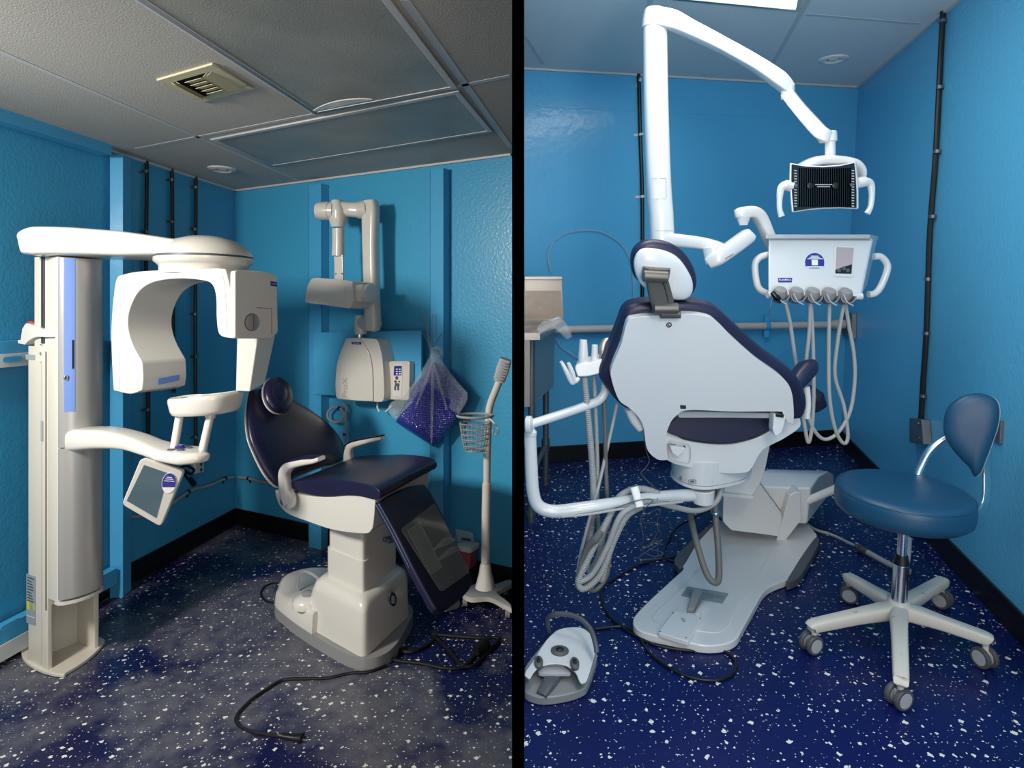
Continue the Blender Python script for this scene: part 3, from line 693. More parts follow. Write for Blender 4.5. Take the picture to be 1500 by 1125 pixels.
# tablet screen under the arm
T = [LY(*q) for q in ((206, 671, 2.52), (269, 690, 2.60), (235, 772, 2.56), (178, 739, 2.49))]
tn_ = (T[1]-T[0]).cross(T[3]-T[0]).normalized(); tn_ = tn_ if tn_.y < 0 else -tn_
def TP(u, v, off=0): return L.pl(u, v, T[0] + tn_*off, tn_)
mb = MB(); mb.prism(rr([TP(*q) for q in ((206, 671), (269, 690), (235, 772), (178, 739))], .018), -tn_*.028 + V(.012, 0, 0)); tb = build('touch_screen', mb, WHITE, sc, bevel=.005)
mb = MB(); mb.prism([TP(*q, .0012) for q in ((211, 681), (247, 693.5), (229, 759), (185.5, 733.5))], -tn_*.001); build('display', mb, SCREEN, tb)
P = [TP(*q, .0012) for q in ((211, 681), (247, 694), (229, 759), (185.5, 733.5))]
mb = MB(); ex = (T[1]-T[0]).normalized(); ey = V(0, 0, 1) - tn_*tn_.z; ey.normalize()
disc = [TP(247.5 + 10.5*math.cos(t_) + 1.5*math.sin(t_), 707.5 - 15*math.sin(t_), .0026) for t_ in [2*math.pi*k/36 for k in range(36)]]
mb.prism(disc, -tn_*.001); st = build('round_sticker', mb, TXT, tb)
disc = [TP(247.5 + 10.0*math.cos(t_) + 1.5*math.sin(t_), max(707.5 - 14.3*math.sin(t_), 0), .0036) for t_ in [math.pi*(-.14 + 1.28*k/30) for k in range(31)]]
mb = MB(); mb.prism(disc, -tn_*.001); build('sticker_print', mb, NAVYLBL, st)
for i, (w, dv) in enumerate(((8, -8), (12, -5.5), (15, -2.6))):
    mb = MB(); mb.prism([TP(248 - w/2, 707 + dv - .5, .0042), TP(248 + w/2, 707 + dv + .3, .0042), TP(248 + w/2, 707 + dv + 1.2, .0042), TP(248 - w/2, 707 + dv + .4, .0042)], -tn_*.0004); build('print_line', mb, TXT, st)
mb = MB(); mb.tube([LY(250, 672, 2.62), LY(252, 685, 2.62)], .02, 12, 0); build('screen_mount', mb, DGREY, sc)
# mains box with black plugs under the support arm
t = thing('socket_box', L, atwall(L, 293, 693, CL, NL, .03), 'white double socket box on the left wall under the scanner arm', 'socket')
P = [atwall(L, u, v, CL, NL, .04) for u, v in ((286, 676), (299, 674), (299, 691), (286, 694))]
mb = MB(); mb.prism(P, -NL*.04); build('box', mb, TRIM_W, t, bevel=.003)
for v in (680, 688):
    p = atwall(L, 294.5, v, CL, NL, .041); mb = MB(); mb.lathe(p, [(.013, 0), (.013, .002), (0, .002)], axis=NL, seg=18); build('outlet', mb, DGREY, t)
mb = MB(); mb.tube([atwall(L, u, v, CL, NL, .07) for u, v in ((262, 687), (272, 682), (284, 688), (279, 694), (268, 689), (274, 700), (281, 706))], .009, 8, 5); 
o = build('plug_lead', mb, RUBBER, room=L); tag(o, 'tangled black plug lead hanging by the socket box under the scanner arm', 'cord')
mb = MB(); A, B = atwall(L, 278, 702, CL, NL, .07), atwall(L, 284, 709, CL, NL, .07); mb.cyl(A, B, .016, .02, 14); build('plug', mb, RUBBER, o)

# ---------------------------------------------------------------- patient chair, side view
f = V(.78, -.63, 0).normalized(); w = V(.33, .94, 0).normalized()
O = L.z(533, 984); On = O - w*.045; fn = V(-f.y, f.x, 0); fn = fn if fn.y < 0 else -fn      # fn: out of the near side
ch = thing('dental_chair', L, O - f*.3 + w*.2, 'navy dental chair seen from its side, footrest hanging, on a tall white base', 'dental chair')
def CP(u, v, b=0.0): return L.pl(u, v, On + w*b, fn)
# base: low pedal shelf, kick strip, tall block
bo = s2([(404, 897, 1), (405, 906), (440, 935), (500, 972), (533, 984, 1), (556, 980), (580, 962), (604, 918), (603, 902, 1), (560, 880), (470, 862), (418, 872)], 4)
pts = [L.z(u, v, 0) for u, v in bo]; c0 = sum(pts, Vector())/len(pts)
mb = MB(); mb.loft([pts, [c0 + (p-c0)*.995 + V(0, 0, .055) for p in pts]]); build('kick_strip', mb, GREY, ch)
pts2 = [c0 + (p - c0)*1.004 for p in pts]
pts2 = [p - f*max(0, .36 - (p - O).dot(-f)) for p in pts2]
def shelf_z(p): 
    d = (p - O).dot(-f); return .15 + .03*max(0, min(1, (d-.3)/.3))*-1
mb = MB(); mb.loft([[p + V(0,0,.056) for p in pts2], [c0 + (p-c0)*.975 + V(0,0,shelf_z(p)) for p in pts2], [c0 + (p-c0)*.93 + V(0,0,shelf_z(p)+.012) for p in pts2]]); build('pedal_shelf', mb, WHITE, ch, smooth=60)
def brect(d0, d1, b0, b1, z, r): return rr([O - f*d0 + w*b0 + V(0,0,z), O - f*d1 + w*b0 + V(0,0,z), O - f*d1 + w*b1 + V(0,0,z), O - f*d0 + w*b1 + V(0,0,z)], r, 6)
mb = MB(); mb.loft([brect(.0, .52, .0, .44, .056, .05), brect(.004, .47, .006, .435, .13, .05), brect(.006, .43, .008, .43, .24, .05), brect(.014, .41, .016, .42, .278, .05), brect(.04, .385, .042, .395, .298, .05), brect(.09, .34, .09, .35, .303, .04)]); blk = build('base_block', mb, WHITE, ch, smooth=60)
# dark round sticker on the block's right face
pf = O + w*.21; 
def FP(u, v, off=.0): return L.pl(u, v, O + f*(-.008 + off), f)
mb = MB(); mb.prism([FP(576 + 5.2*math.cos(t_), 878 - 10.5*math.sin(t_) + 1.0*math.cos(t_), .004) for t_ in [2*math.pi*k/30 for k in range(30)]], -f*.012); st = build('round_sticker', mb, TXTD, blk)
mb = MB(); mb.prism([FP(u, v, .006) for u, v in ((574, 873), (578.5, 873), (578.5, 884), (574, 884))], -f*.001); build('sticker_print', mb, LABEL, st)
# column in three telescoping stages
def crect(d0, d1, b0, b1, z, r=.03): return brect(d0, d1, b0, b1, z, r)
mb = MB(); mb.loft([crect(.065, .355, .065, .38, .29), crect(.065, .355, .065, .38, .44)]); build('column_stage', mb, WHITE, ch, smooth=60)
mb = MB(); mb.loft([crect(.073, .347, .073, .372, .43), crect(.073, .347, .073, .372, .66)]); build('column_stage', mb, WHITE, ch, smooth=60)
mb = MB(); mb.loft([crect(.055, .375, .045, .39, .655), crect(.03, .41, .02, .41, .71)]); build('column_head', mb, WHITE, ch, smooth=60)
mb = MB(); mb.prism([FP(u, v, -.05) for u, v in ((560, 793), (572, 789), (573, 784), (561, 787))], f*.05); build('column_catch', mb, DGREY, ch)
# foot control standing on the shelf
fc = L.z(451, 883, .15)
mb = MB(); mb.lathe(fc, [(.075, -.01), (.075, .012), (.06, .03), (.04, .04), (0, .042)], seg=36); mb2 = build('pedal_dome', mb, WHITE, ch, smooth=50)
mb = MB(); mb.lathe(fc, [(.030, .038), (.030, .050), (.022, .056), (0, .058)], seg=28); build('pedal_knob', mb, GREY, ch)
mb = MB(); hp_ = [L.y(u, v, 3.2) for u, v in ((436, 862), (437, 846), (444, 837), (456, 840), (466, 848), (470, 858))]; mb.tube(hp_, .008, 8, 6); hd = build('pedal_handle', mb, LGREY, ch)
# seat carrier (white under-body)
bod = s2([(403, 718, 1), (404, 726), (409, 740), (422, 753), (450, 764), (490, 777), (532, 782), (543, 778), (547, 766), (550, 728, 1), (525, 724), (490, 728), (455, 727), (425, 721)], 4)
mb = MB(); mb.prism([CP(u, v, .0) for u, v in bod], w*.50); build('seat_carrier', mb, WHITE, ch, bevel=.02)
# seat cushion
seat = s2([(424, 711), (428, 716), (445, 722), (470, 727), (500, 726), (525, 727), (546, 732), (555, 731), (557, 723), (550, 714), (530, 708), (500, 704), (480, 704), (462, 703), (440, 704), (427, 706)], 3)
mb = MB(); mb.prism([CP(u, v, -.01) for u, v in seat], w*.535); build('seat_cushion', mb, NAVY, ch, bevel=.016, seg=4)
# backrest
Nb = CP(409, 712); up = (-f*.52 + V(0,0,.86)).normalized(); bn = w.cross(up).normalized(); bn = bn if bn.dot(f) > 0 else -bn
def BP(u, v, off=0): return L.pl(u, v, Nb + bn*off, bn)
bk = s2([(364, 578), (370, 571), (392, 570), (415, 577), (428, 586), (455, 603), (480, 622), (495, 640), (504, 660), (502, 674), (488, 680), (470, 684), (450, 692), (432, 700), (420, 710), (408, 713), (398, 706), (386, 690), (373, 664), (364, 640), (361, 610)], 4)
mb = MB(); mb.pillow([BP(u, v) for u, v in bk], bn, .035, .02, edge=.4, p=5); build('backrest_cushion', mb, NAVY, ch, smooth=180)
bs = [(u + (-3 if u < 440 else 1), v + (1 if v < 600 else 2)) for u, v in bk]
mb = MB(); mb.prism([BP(u, v, -.018) for u, v in bs], -bn*.03, taper=.9); build('backrest_shell', mb, WHITE, ch, bevel=.008)
# headrest
hr = [(407 + 20*math.cos(t_) - 4*math.sin(t_), 579 - 27*math.sin(t_) + 0*math.cos(t_)) for t_ in [2*math.pi*k/40 for k in range(40)]]
mb = MB(); mb.pillow([BP(u, v, .085) for u, v in hr], bn, .035, .012, edge=.45, p=4); build('headrest_cushion', mb, NAVY, ch, smooth=180)
mb = MB(); mb.pillow([BP(408 + (u-407)*.62, 576 + (v-579)*.58, .105) for u, v in hr], bn, .022, .0, edge=.5, p=3); build('headrest_inset', mb, NAVY, ch, smooth=180)
mb = MB(); mb.pillow([BP(u - 2.5, v + 1, .072) for u, v in hr], bn, .0, .03, edge=.5, p=3); build('headrest_shell', mb, WHITE, ch, smooth=180)
mb = MB(); mb.sweep([BP(400, 590, -.02), BP(392, 572, .0), BP(388, 562, .03), BP(396, 566, .06)], (.018, .008), n=4); build('headrest_bracket', mb, TAUPE, ch)
# armrests
def armrest(pts, sizes, pad, b, label=None):
    mb = MB(); mb.sweep([CP(u, v, b) for u, v in pts], sizes, up=w, p=3.2, seg=18); o = build('armrest', mb, WHITE, ch, smooth=60)
    mb = MB(); mb.sweep([CP(u, v, b) for u, v in pad[0]], pad[1], up=w, p=3, seg=14); build('armrest_pad', mb, NAVY, o, smooth=60); return o
armrest([(424, 738), (420, 724), (417, 705), (418, 690), (428, 680), (446, 676), (462, 674), (471, 671)], [(.03, .02), (.03, .024), (.028, .024), (.026, .026), (.022, .028), (.018, .028), (.014, .026), (.010, .02)], ([(418, 681), (428, 675), (446, 670.5), (462, 669.5), (470, 668)], [(.006, .02), (.009, .028), (.008, .028), (.007, .026), (.004, .018)]), -.035)
armrest([(512, 690), (511, 678), (511, 662), (516, 652), (528, 648), (545, 644), (556, 642), (561, 641)], [(.03, .02), (.03, .024), (.024, .024), (.022, .026), (.018, .028), (.014, .028), (.011, .026), (.007, .02)], ([(508, 652), (516, 647), (528, 643.5), (545, 640.5), (560, 638)], [(.006, .02), (.009, .028), (.008, .028), (.007, .026), (.004, .018)]), .52)
mb = MB(); c = CP(424, 731, -.03); mb.lathe(c - fn*-.0, [(.045, -.01), (.045, .01), (.03, .018), (0, .02)], axis=fn, seg=28); build('armrest_hub', mb, WHITE, ch, smooth=50)
mb = MB(); c = CP(417, 735, -.045); mb.lathe(c, [(.015, 0), (.015, .012), (0, .013)], axis=fn, seg=18, sx=1.4); build('release_button', mb, DGREY, ch)
# footrest
Fn0 = CP(556, 732); 
FT = [LY(*q) for q in ((556, 738, Fn0.y), (640, 893, Fn0.y - .20))]
dn = (FT[1]-FT[0]).normalized(); pn2 = w.cross(dn).normalized(); pn2 = pn2 if pn2.dot(f) > 0 else -pn2
def GP(u, v, off=0): return L.pl(u, v, FT[0] + pn2*off, pn2)
fo = s2([(555, 735, 1), (575, 722), (600, 712), (622, 708, 1), (634, 725), (655, 765), (675, 805), (690, 840), (692, 855), (684, 868), (665, 885), (650, 894), (641, 893), (634, 884), (610, 840), (580, 780)], 4)
mb = MB(); mb.prism([GP(u, v) for u, v in fo], -pn2*.035); ft = build('footrest', mb, NAVY, ch, bevel=.014, seg=4)
mb = MB(); mb.sweep([GP(552, 737, -.02), GP(575, 778, -.02), (GP(600, 828, -.02)), GP(630, 884, -.02)], (.004, .012), up=w, n=3); build('side_trim', mb, CHROME, ft)
mb = MB(); mb.prism(rr([GP(u, v, .007) for u, v in ((587, 775), (636, 737), (688, 838), (646, 868))], .02), pn2*.0015); build('clear_cover', mb, CLEARC, ft)
mb = MB(); mb.prism(rr([GP(u, v, .010) for u, v in ((597, 778), (615, 764), (648, 832), (631, 842))], .008), pn2*.0015); build('cover_fold', mb, CLEARC, ft)
for (a, b, c_) in (((634, 806), (655, 792), (668, 790)), ((640, 822), (662, 806), (674, 804))):
    mb = MB(); mb.sweep([GP(*a, .013), GP(*b, .022), GP(*c_, .013)], [(.002, .001), (.016, .002), (.002, .001)], up=pn2, n=5); build('cover_wrinkle', mb, CLEARC, ft)
mb = MB(); mb.sweep([GP(548, 728, -.03), GP(552, 745, -.05)], (.006, .02), up=w, n=0); build('hinge', mb, CHROME, ch)
mb = MB(); mb.cyl(GP(652, 888, -.03), GP(668, 884, -.03), .02, seg=16); mb3 = build('foot_roller', mb, GREY, ch)

# thin dark cord looping behind the chair foot, and the long mains cords
def floor_cord(room, pts, r, m, name, label, cat='cord', zl=None, n=6):
    P = [room.z(q[0], q[1], (q[2] if len(q) > 2 else 0) + r) for q in pts]; lo = P[0]
    t = thing(name, room, (lo.x, lo.y, 0), label, cat); mb = MB(); mb.tube(P, r, 8, n); build('cable', mb, m, t); return t, P
floor_cord(L, [(440, 858), (425, 853), (400, 854), (385, 862), (383, 874), (395, 882), (415, 884)], .005, RUBBER, 'floor_cord', 'thin black cord looping on the floor behind the chair pedal')
t, P = floor_cord(L, [(566, 975), (540, 984), (512, 986), (480, 993), (450, 994), (415, 996), (390, 1010), (365, 1028), (346, 1050), (352, 1064), (375, 1073), (412, 1078)], .0065, RUBBER, 'mains_cable', 'black mains cord with a bare plug snaking across the floor toward the front')
d = (P[-1]-P[-2]).normalized(); mb = MB(); mb.sweep([P[-1] - d*.01, P[-1] + d*.02, P[-1] + d*.05, P[-1] + d*.085], [(.009, .008), (.012, .010), (.014, .011), (.021, .018)], n=3); pg = build('plug', mb, RUBBER, t, smooth=60)
s_ = V(-d.y, d.x, 0)
for k in (-1, 0, 1):
    mb = MB(); c = P[-1] + d*.094 + s_*.008*k + V(0, 0, .003 if k else -.006); mb.box(c, (.024, .002 if k else .005, .007 if k else .005), ax=d); build('prong', mb, CHROME, pg)
mb = MB(); mb.cyl(P[-1] - d*.012, P[-1] + d*.004, .010, seg=10); build('strain_relief', mb, RUBBER, t)
t, P = floor_cord(L, [(572, 958), (577, 950), (600, 955), (625, 945), (640, 930), (632, 927), (655, 950), (680, 975), (700, 950)], .009, RUBBER, 'mains_cable', 'black cord coiled on the floor right of the chair base')
t.location = t.location
P = [L.z(u, v, .012) for u, v in ((575, 965), (585, 968), (620, 972), (655, 979), (680, 977), (695, 974), (712, 958), (730, 938), (728, 934), (700, 934), (660, 931), (633, 929))]
mb = MB(); mb.tube(P, .0075, 8, 5); build('cable', mb, RUBBER, t)
mb = MB(); A, B = L.z(697, 955, .03), L.z(712, 943, .03); mb.cyl(A, A.lerp(B, .6), .018, .026, 16); mb.cyl(A.lerp(B, .6), B, .028, .026, 16); build('plug', mb, RUBBER, t)

# ---------------------------------------------------------------- wall mounted x-ray arm
Cb = CL
def WP(u, v, off): return atwall(L, u, v, Cb, NB, off)
xr = thing('intraoral_x_ray_unit', L, WP(526, 590, .1), 'white wall-mounted intraoral x-ray unit with folded arm above its generator box', 'x-ray unit')
gb = s2([(506, 497, 1), (512, 495), (545, 496), (553, 499, 1), (559, 520), (562, 555), (562, 583), (558, 589, 1), (530, 588), (498, 585), (492, 581, 1), (491, 560), (494, 530)], 4)
mb = MB(); mb.prism([WP(u, v, .20) for u, v in gb], -NB*.11); box = build('generator_box', mb, WHITE, xr, bevel=.008)
cv = s2([(506, 499, 1), (526, 497, 1), (532, 503), (541, 520), (545, 545), (546, 588, 1), (520, 587), (498, 584, 1), (498, 556), (500, 525)], 4)
mb = MB(); mb.prism([WP(u, v, .212) for u, v in cv], -NB*.012); cov = build('front_cover', mb, WHITE, box, bevel=.005)
P = [WP(u, v, .214) for u, v in ((515, 500.5), (529, 500.8), (529, 504.8), (515, 504.2))]; mb = MB(); mb.prism(P, -NB*.001); bdg = build('badge', mb, NAVYLBL, box)
text('PLANMECA', L, sum(P, Vector())/4 + NB*.0015, DB, (0, 0, 1), .052, TXT, box)
text('ProX', L, WP(505.5, 568, .2135), (0, 0, 1), -DB, .12, TXTG, box)
mb = MB(); mb.cyl(WP(527, 497, .13), WP(527, 489, .13), .022, seg=20); build('swivel', mb, CHROME, xr)
mb = MB(); mb.sweep([WP(529, 490, .13), WP(528, 474, .13), WP(528, 462, .13)], [(.036, .036), (.038, .038), (.03, .034)], up=NB, n=4); build('lower_elbow', mb, WHITE, xr, smooth=60)
mb = MB(); mb.cyl(WP(530, 473, .10), WP(548, 473, .16), .055, seg=32); build('lower_joint', mb, WHITE, xr, smooth=60)
mb = MB(); mb.sweep([WP(546, 484, .17), WP(546, 470, .17), WP(544.5, 420, .17), WP(543, 360, .17), WP(543, 310, .17), WP(543, 294, .17)], [(.040, .035), (.048, .04), (.046, .04), (.048, .04), (.055, .04), (.04, .035)], up=NB, p=3.5, n=4); build('vertical_arm', mb, WHITE, xr, smooth=60)
mb = MB(); mb.cyl(WP(536, 307, .17), WP(523, 308, .20), .058, .052, seg=32); build('upper_joint', mb, WHITE, xr, smooth=60)
mb = MB(); mb.sweep([WP(528, 308, .19), WP(512, 307, .22), WP(497, 306, .25)], [(.048, .048), (.042, .045), (.048, .05)], up=(0,0,1), n=4); build('horizontal_arm', mb, WHITE, xr, smooth=60)
mb = MB(); mb.sweep([WP(495, 294, .26), WP(495, 308, .26), WP(495, 322, .26), WP(495, 333, .26)], [(.03, .04), (.055, .055), (.05, .05), (.038, .036)], up=NB, n=4); build('shoulder', mb, WHITE, xr, smooth=60)
mb = MB(); mb.lathe(WP(490, 309, .27), [(.058, 0), (.058, .022), (.054, .024), (.054, .03), (.058, .032), (.056, .085), (.05, .11), (.03, .118), (0, .12)], axis=(WP(460, 309, .32) - WP(490, 309, .27)), seg=36); build('shoulder_cap', mb, WHITE, xr, smooth=50)
mb = MB(); mb.sweep([WP(495.5, 335, .26), WP(495.5, 355, .26), WP(495, 375, .26)], [(.035, .034), (.034, .034), (.036, .034)], up=NB, n=3); build('forearm', mb, WHITE, xr, smooth=60)
mb = MB(); mb.sweep([WP(496, 374, .26), WP(496.5, 390, .26), WP(496.5, 412, .26)], (.034, .006), up=NB, n=3, p=8); fk = build('fork', mb, WHITE, xr)
for u in (492, 501): mb = MB(); p = WP(u, 401, .267); mb.cyl(p, p + NB*.004, .004, seg=10); build('screw', mb, DGREY, fk)
hd_ = s2([(455, 410, 1), (462, 407), (490, 409), (515, 412), (516, 416, 1), (517, 440), (512, 451), (505, 451), (470, 446), (449, 443), (447, 437), (450, 420)], 4)
mb = MB(); mb.prism([WP(u, v, .38) for u, v in hd_], -NB*.16); hb = build('tube_head', mb, WHITE, xr, bevel=.022, seg=5)
mb = MB(); mb.prism([WP(485 + (u-484)*.62, 431 + (v-430)*.62, .386) for u, v in hd_], -NB*.01); build('head_cover', mb, WHITE, hb, bevel=.004)
mb = MB(); mb.sweep([WP(510, 429, .30), WP(538, 430, .30)], [(.055, .062), (.050, .055)], up=(0,0,1), n=0, p=4); build('head_neck', mb, WHITE, xr, smooth=60)
mb = MB(); mb.lathe(WP(536, 430, .30), [(.052, 0), (.052, .02), (.058, .024), (.058, .045), (.03, .05), (0, .05)], axis=DB, seg=32); build('cone_end', mb, WHITE, xr, smooth=50)
# control panel
cp = thing('x_ray_control_panel', L, WP(585, 590, .1), 'white wall control panel with a small blue display right of the generator box', 'control panel')
mb = MB(); mb.prism(rr([WP(u, v, .14) for u, v in ((569, 529), (600, 529), (599, 587), (565, 585))], .02), -NB*.05); pb = build('body', mb, WHITE, cp, bevel=.006)
mb = MB(); mb.prism(rr([WP(u, v, .143) for u, v in ((577, 532), (590, 532), (588, 580), (575, 580))], .012), -NB*.003); build('keypad', mb, WHITE_R, pb, bevel=.001)
mb = MB(); mb.prism([WP(u, v, .1445) for u, v in ((577.5, 536), (588.5, 536), (587.5, 550), (576.5, 550))], -NB*.002); ds = build('display', mb, NAVYLBL, pb)
for r_ in range(3):
    for c_ in range(2):
        u, v = 580 + c_*4.2, 540 + r_*3.4; mb = MB(); mb.prism([WP(u, v, .1452), WP(u+2.6, v, .1452), WP(u+2.6, v+1.6, .1452), WP(u, v+1.6, .1452)], -NB*.001); build('digit', mb, TXT, ds)
for u, v, rr_ in ((581.5, 553.5, .011), (579.5, 559, .009), (585, 559, .006), (580.5, 563.5, .010), (583.5, 563.5, .010), (579, 567, .007), (583.5, 567, .007), (579, 570, .007), (583.5, 570, .007)):
    mb = MB(); mb.lathe(WP(u, v, .143), [(rr_, 0), (rr_, .003), (0, .004)], axis=NB, seg=14); build('key', mb, DGREY, pb)
conduit(L, [(553, 588), (553, 597), (556, 603)], CL, NB, 'short white lead under the generator box', r=.006, m=TRIM_W, name='wall_lead', off=.1)
conduit(L, [(577, 588), (572, 596), (565, 603)], CL, NB, 'short white lead under the wall control panel', r=.006, m=TRIM_W, name='wall_lead', off=.1)

# ---------------------------------------------------------------- bubble wrapped parcel hanging on the post
pk = thing('bubble_wrap_parcel', L, WP(632, 652, .1), 'navy flat parcel in bubble wrap hung by a wire on the back wall post', 'parcel')
def puff(out, off, front, m, name, back=.01, lv=8):
    mb = MB(); mb.pillow([WP(u, v, off) for u, v in out], NB, front, back, edge=.6, p=3, levels=lv); return build(name, mb, m, pk, smooth=180)
puff(s2([(637, 530, 1), (664, 552, 1), (685, 576, 1), (672, 606), (650, 638), (636, 655, 1), (600, 632), (580, 618, 1), (596, 585), (613, 556)], 5), .11, .05, BUB, 'wrapped_board')
puff(s2([(632, 516, 1), (640, 514), (650, 532), (668, 556), (685, 575, 1), (684, 588), (672, 608, 1), (660, 592), (640, 556), (628, 552), (610, 575), (590, 600), (580, 616, 1), (568, 604), (572, 590), (590, 580), (606, 560), (622, 535)], 5), .135, .018, BUBC, 'clear_wrap')
mb = MB(); 
for a, b in (((634, 530), (632, 650)), ((634, 530), (655, 600)), ((633, 532), (608, 600))):
    mb2 = MB(); mb2.sweep([WP(*a, .17), WP((a[0]+b[0])/2, (a[1]+b[1])/2, .185), WP(*b, .155)], [(.008, .004), (.012, .003), (.004, .003)], up=NB, n=5); build('wrap_crease', mb2, BUBC, pk)
mb = MB(); mb.torus(WP(640, 516, .12), NB, .026, .012, 20, 8, 1.4); build('tied_knot', mb, BUBC, pk)
for q in ([(633, 520), (629, 500), (624, 475), (621, 458)], [(633, 520), (627, 495), (626, 470), (625, 458)], [(633, 520), (640, 500), (648, 488)], [(633, 520), (625, 497), (618, 487)], [(632, 508), (634, 480), (634, 460)]):
    mb = MB(); mb.tube([WP(u, v, .10) for u, v in q], .0022, 6, 4); build('wire', mb, STEEL_D, pk)

# ---------------------------------------------------------------- rolling stand with wire basket
ys_ = 3.02
st = thing('basket_stand', L, L.y(708, 862, 2.98), 'white wheeled pole stand with a wire basket, beside the black divider bar', 'stand')
mb = MB(); mb.tube([L.y(711, 855, 3.0), L.y(712, 760, 3.0), L.y(713, 708, 3.0)], .022, 20, 3); build('lower_pole', mb, WHITE, st)
mb = MB(); mb.tube([L.y(713, 712, 3.0), L.y(714, 650, 3.0), L.y(716, 606, 3.0), L.y(719, 590, 3.0), L.y(726, 572, 2.99), L.y(733, 554, 2.98)], .018, 20, 6); build('upper_pole', mb, WHITE, st)
mb = MB(); mb.lathe(L.y(711, 860, 3.0), [(.05, 0), (.045, .02), (.032, .07), (.026, .11), (.022, .115)], seg=28); build('socket', mb, WHITE, st)
A, B = L.y(731, 558, 2.98), L.y(741, 526, 2.96)
mb = MB(); mb.sweep([A, A.lerp(B, .5), B], [(.027, .02), (.032, .024), (.028, .02)], up=(0, 1, 0), p=5, n=3); hd_ = build('grip_head', mb, LGREY, st)
for k in range(1, 8):
    q = A.lerp(B, k/8); mb = MB(); mb.torus(q, B - A, .028, .003, 16, 6, 1.1); build('grip_rib', mb, LGREY, hd_)
# Y base
CLAMP[0] = -1
base = [(677, 868), (690, 858), (704, 852), (722, 856), (745, 849), (752, 853), (735, 863), (728, 868), (745, 882), (752, 892), (735, 884), (716, 875), (690, 876)]
mb = MB(); mb.prism([L.z(u, v, .085) for u, v in s2(base, 4)], (0, 0, -.025)); build('wheel_base', mb, WHITE, st, bevel=.007)
for (u, v) in ((744, 892),):
    q = L.z(u, v, .05); mb = MB(); mb.cyl(q - V(.014, 0, .02), q + V(.010, 0, -.02), .026, seg=22); build('castor', mb, GREY, st)
for (u, v) in ((682, 874), (741, 858)):
    q = L.z(u, v, .06); mb = MB(); mb.cyl(q - V(.014, 0, .02), q + V(.010, 0, -.02), .030, seg=22); build('castor', mb, GREY, st)
CLAMP[0] = 0
# basket
bk_ = thing('wire_basket', L, L.y(697, 661, 2.95), 'small grey wire basket clipped on the white wheeled stand', 'basket')
cb = L.y(696, 609, 2.93); tot = .165
def bring(z, rx, r=.0022, name='hoop'):
    mb = MB(); c = cb - V(0, 0, z); P = [c + V(rx*math.cos(t_), rx*.75*math.sin(t_), 0) for t_ in [2*math.pi*k/28 for k in range(29)]]; mb.tube(P, r, 6, 0); build(name, mb, BASKET, bk_)
bring(.0, .085, .006, 'rim'); bring(.035, .072); bring(.06, .069); bring(.085, .066); bring(.11, .062); bring(.14, .056); bring(.165, .045, .003)
for k in range(18):
    t_ = 2*math.pi*k/18; mb = MB(); e = V(math.cos(t_), .75*math.sin(t_), 0)
    mb.tube([cb + e*.074 - V(0,0,.03), cb + e*.066 - V(0,0,.085), cb + e*.056 - V(0,0,.14), cb + e*.045 - V(0,0,.165), cb + e*.01 - V(0,0,.168)], .0018, 5, 2); build('wire', mb, BASKET, bk_)
mb = MB(); mb.tube([L.y(716, 612, 2.98), L.y(724, 620, 2.96), L.y(731, 632, 2.95), L.y(724, 636, 2.95), L.y(721, 628, 2.95)], .004, 8, 5); build('hook', mb, TRIM_W, bk_)
# pink lidded bin in the corner
c = WP(684, 828, .078)
bn_ = thing('sharps_bin', L, c, 'small pink-red waste bin with a clear lid against the back wall', 'bin')
def brq(c, a, b, z): return rr([c + DB*sx*a + NB*sy*b + V(0, 0, z) for sx, sy in ((-1,-1),(1,-1),(1,1),(-1,1))], .02, 4)
mb = MB(); mb.loft([brq(c, .045, .045, .0), brq(c, .052, .05, .10)]); build('tub', mb, PINK, bn_, smooth=50)
mb = MB(); mb.loft([brq(c, .060, .056, .10), brq(c, .060, .056, .12), brq(c, .054, .05, .127)]); build('rim', mb, TRIM_W, bn_, smooth=50)
lid = [WP(u, v, .03) for u, v in ((667, 774), (693, 780), (696, 801), (672, 797))]; mb = MB(); mb.prism(rr(lid, .01), NB*.006); build('open_lid', mb, CLEAR, bn_, bevel=.002)
P = [WP(u, v, .038) for u, v in ((676, 787), (689, 790), (690, 797), (677, 795))]; mb = MB(); mb.prism(P, -NB*.001); build('lid_label', mb, TXTD, bn_)
# light blue casing at the right end of the back wall (wider pier)
a, b = WP(736, 300, .03), WP(760, 300, .03)
# =================================================================== RIGHT ROOM
def RY(u, v, y): return R.y(u, v, y)
YX = V(1, 0, 0)
# ---------------------------------------------------------------- treatment chair seen from behind
rc = thing('dental_chair', R, R.z(1040, 850, 0), 'navy and white dental chair seen from behind with its backrest toward the viewer', 'dental chair')
bo = s2([(927, 909), (931, 900), (950, 880), (985, 848), (1001, 832), (992, 826, 1), (992, 815), (1020, 792), (1050, 764, 1), (1130, 745), (1176, 764), (1193, 778), (1196, 790), (1180, 820), (1160, 845), (1150, 850, 1), (1130, 858), (1118, 868), (1105, 890), (1088, 920), (1078, 936), (1058, 944), (1030, 945), (985, 936), (945, 927), (930, 918)], 5)
P0_ = [R.z(u, v, .0) for u, v in bo]
cc = sum(P0_, Vector())/len(P0_)
tops = [R.z(u, v, .035) for u, v in bo]
mb = MB(); mb.loft([[V(p.x, p.y, .002) for p in tops], tops]); build('floor_plate', mb, WHITE_R, rc, bevel=.006)
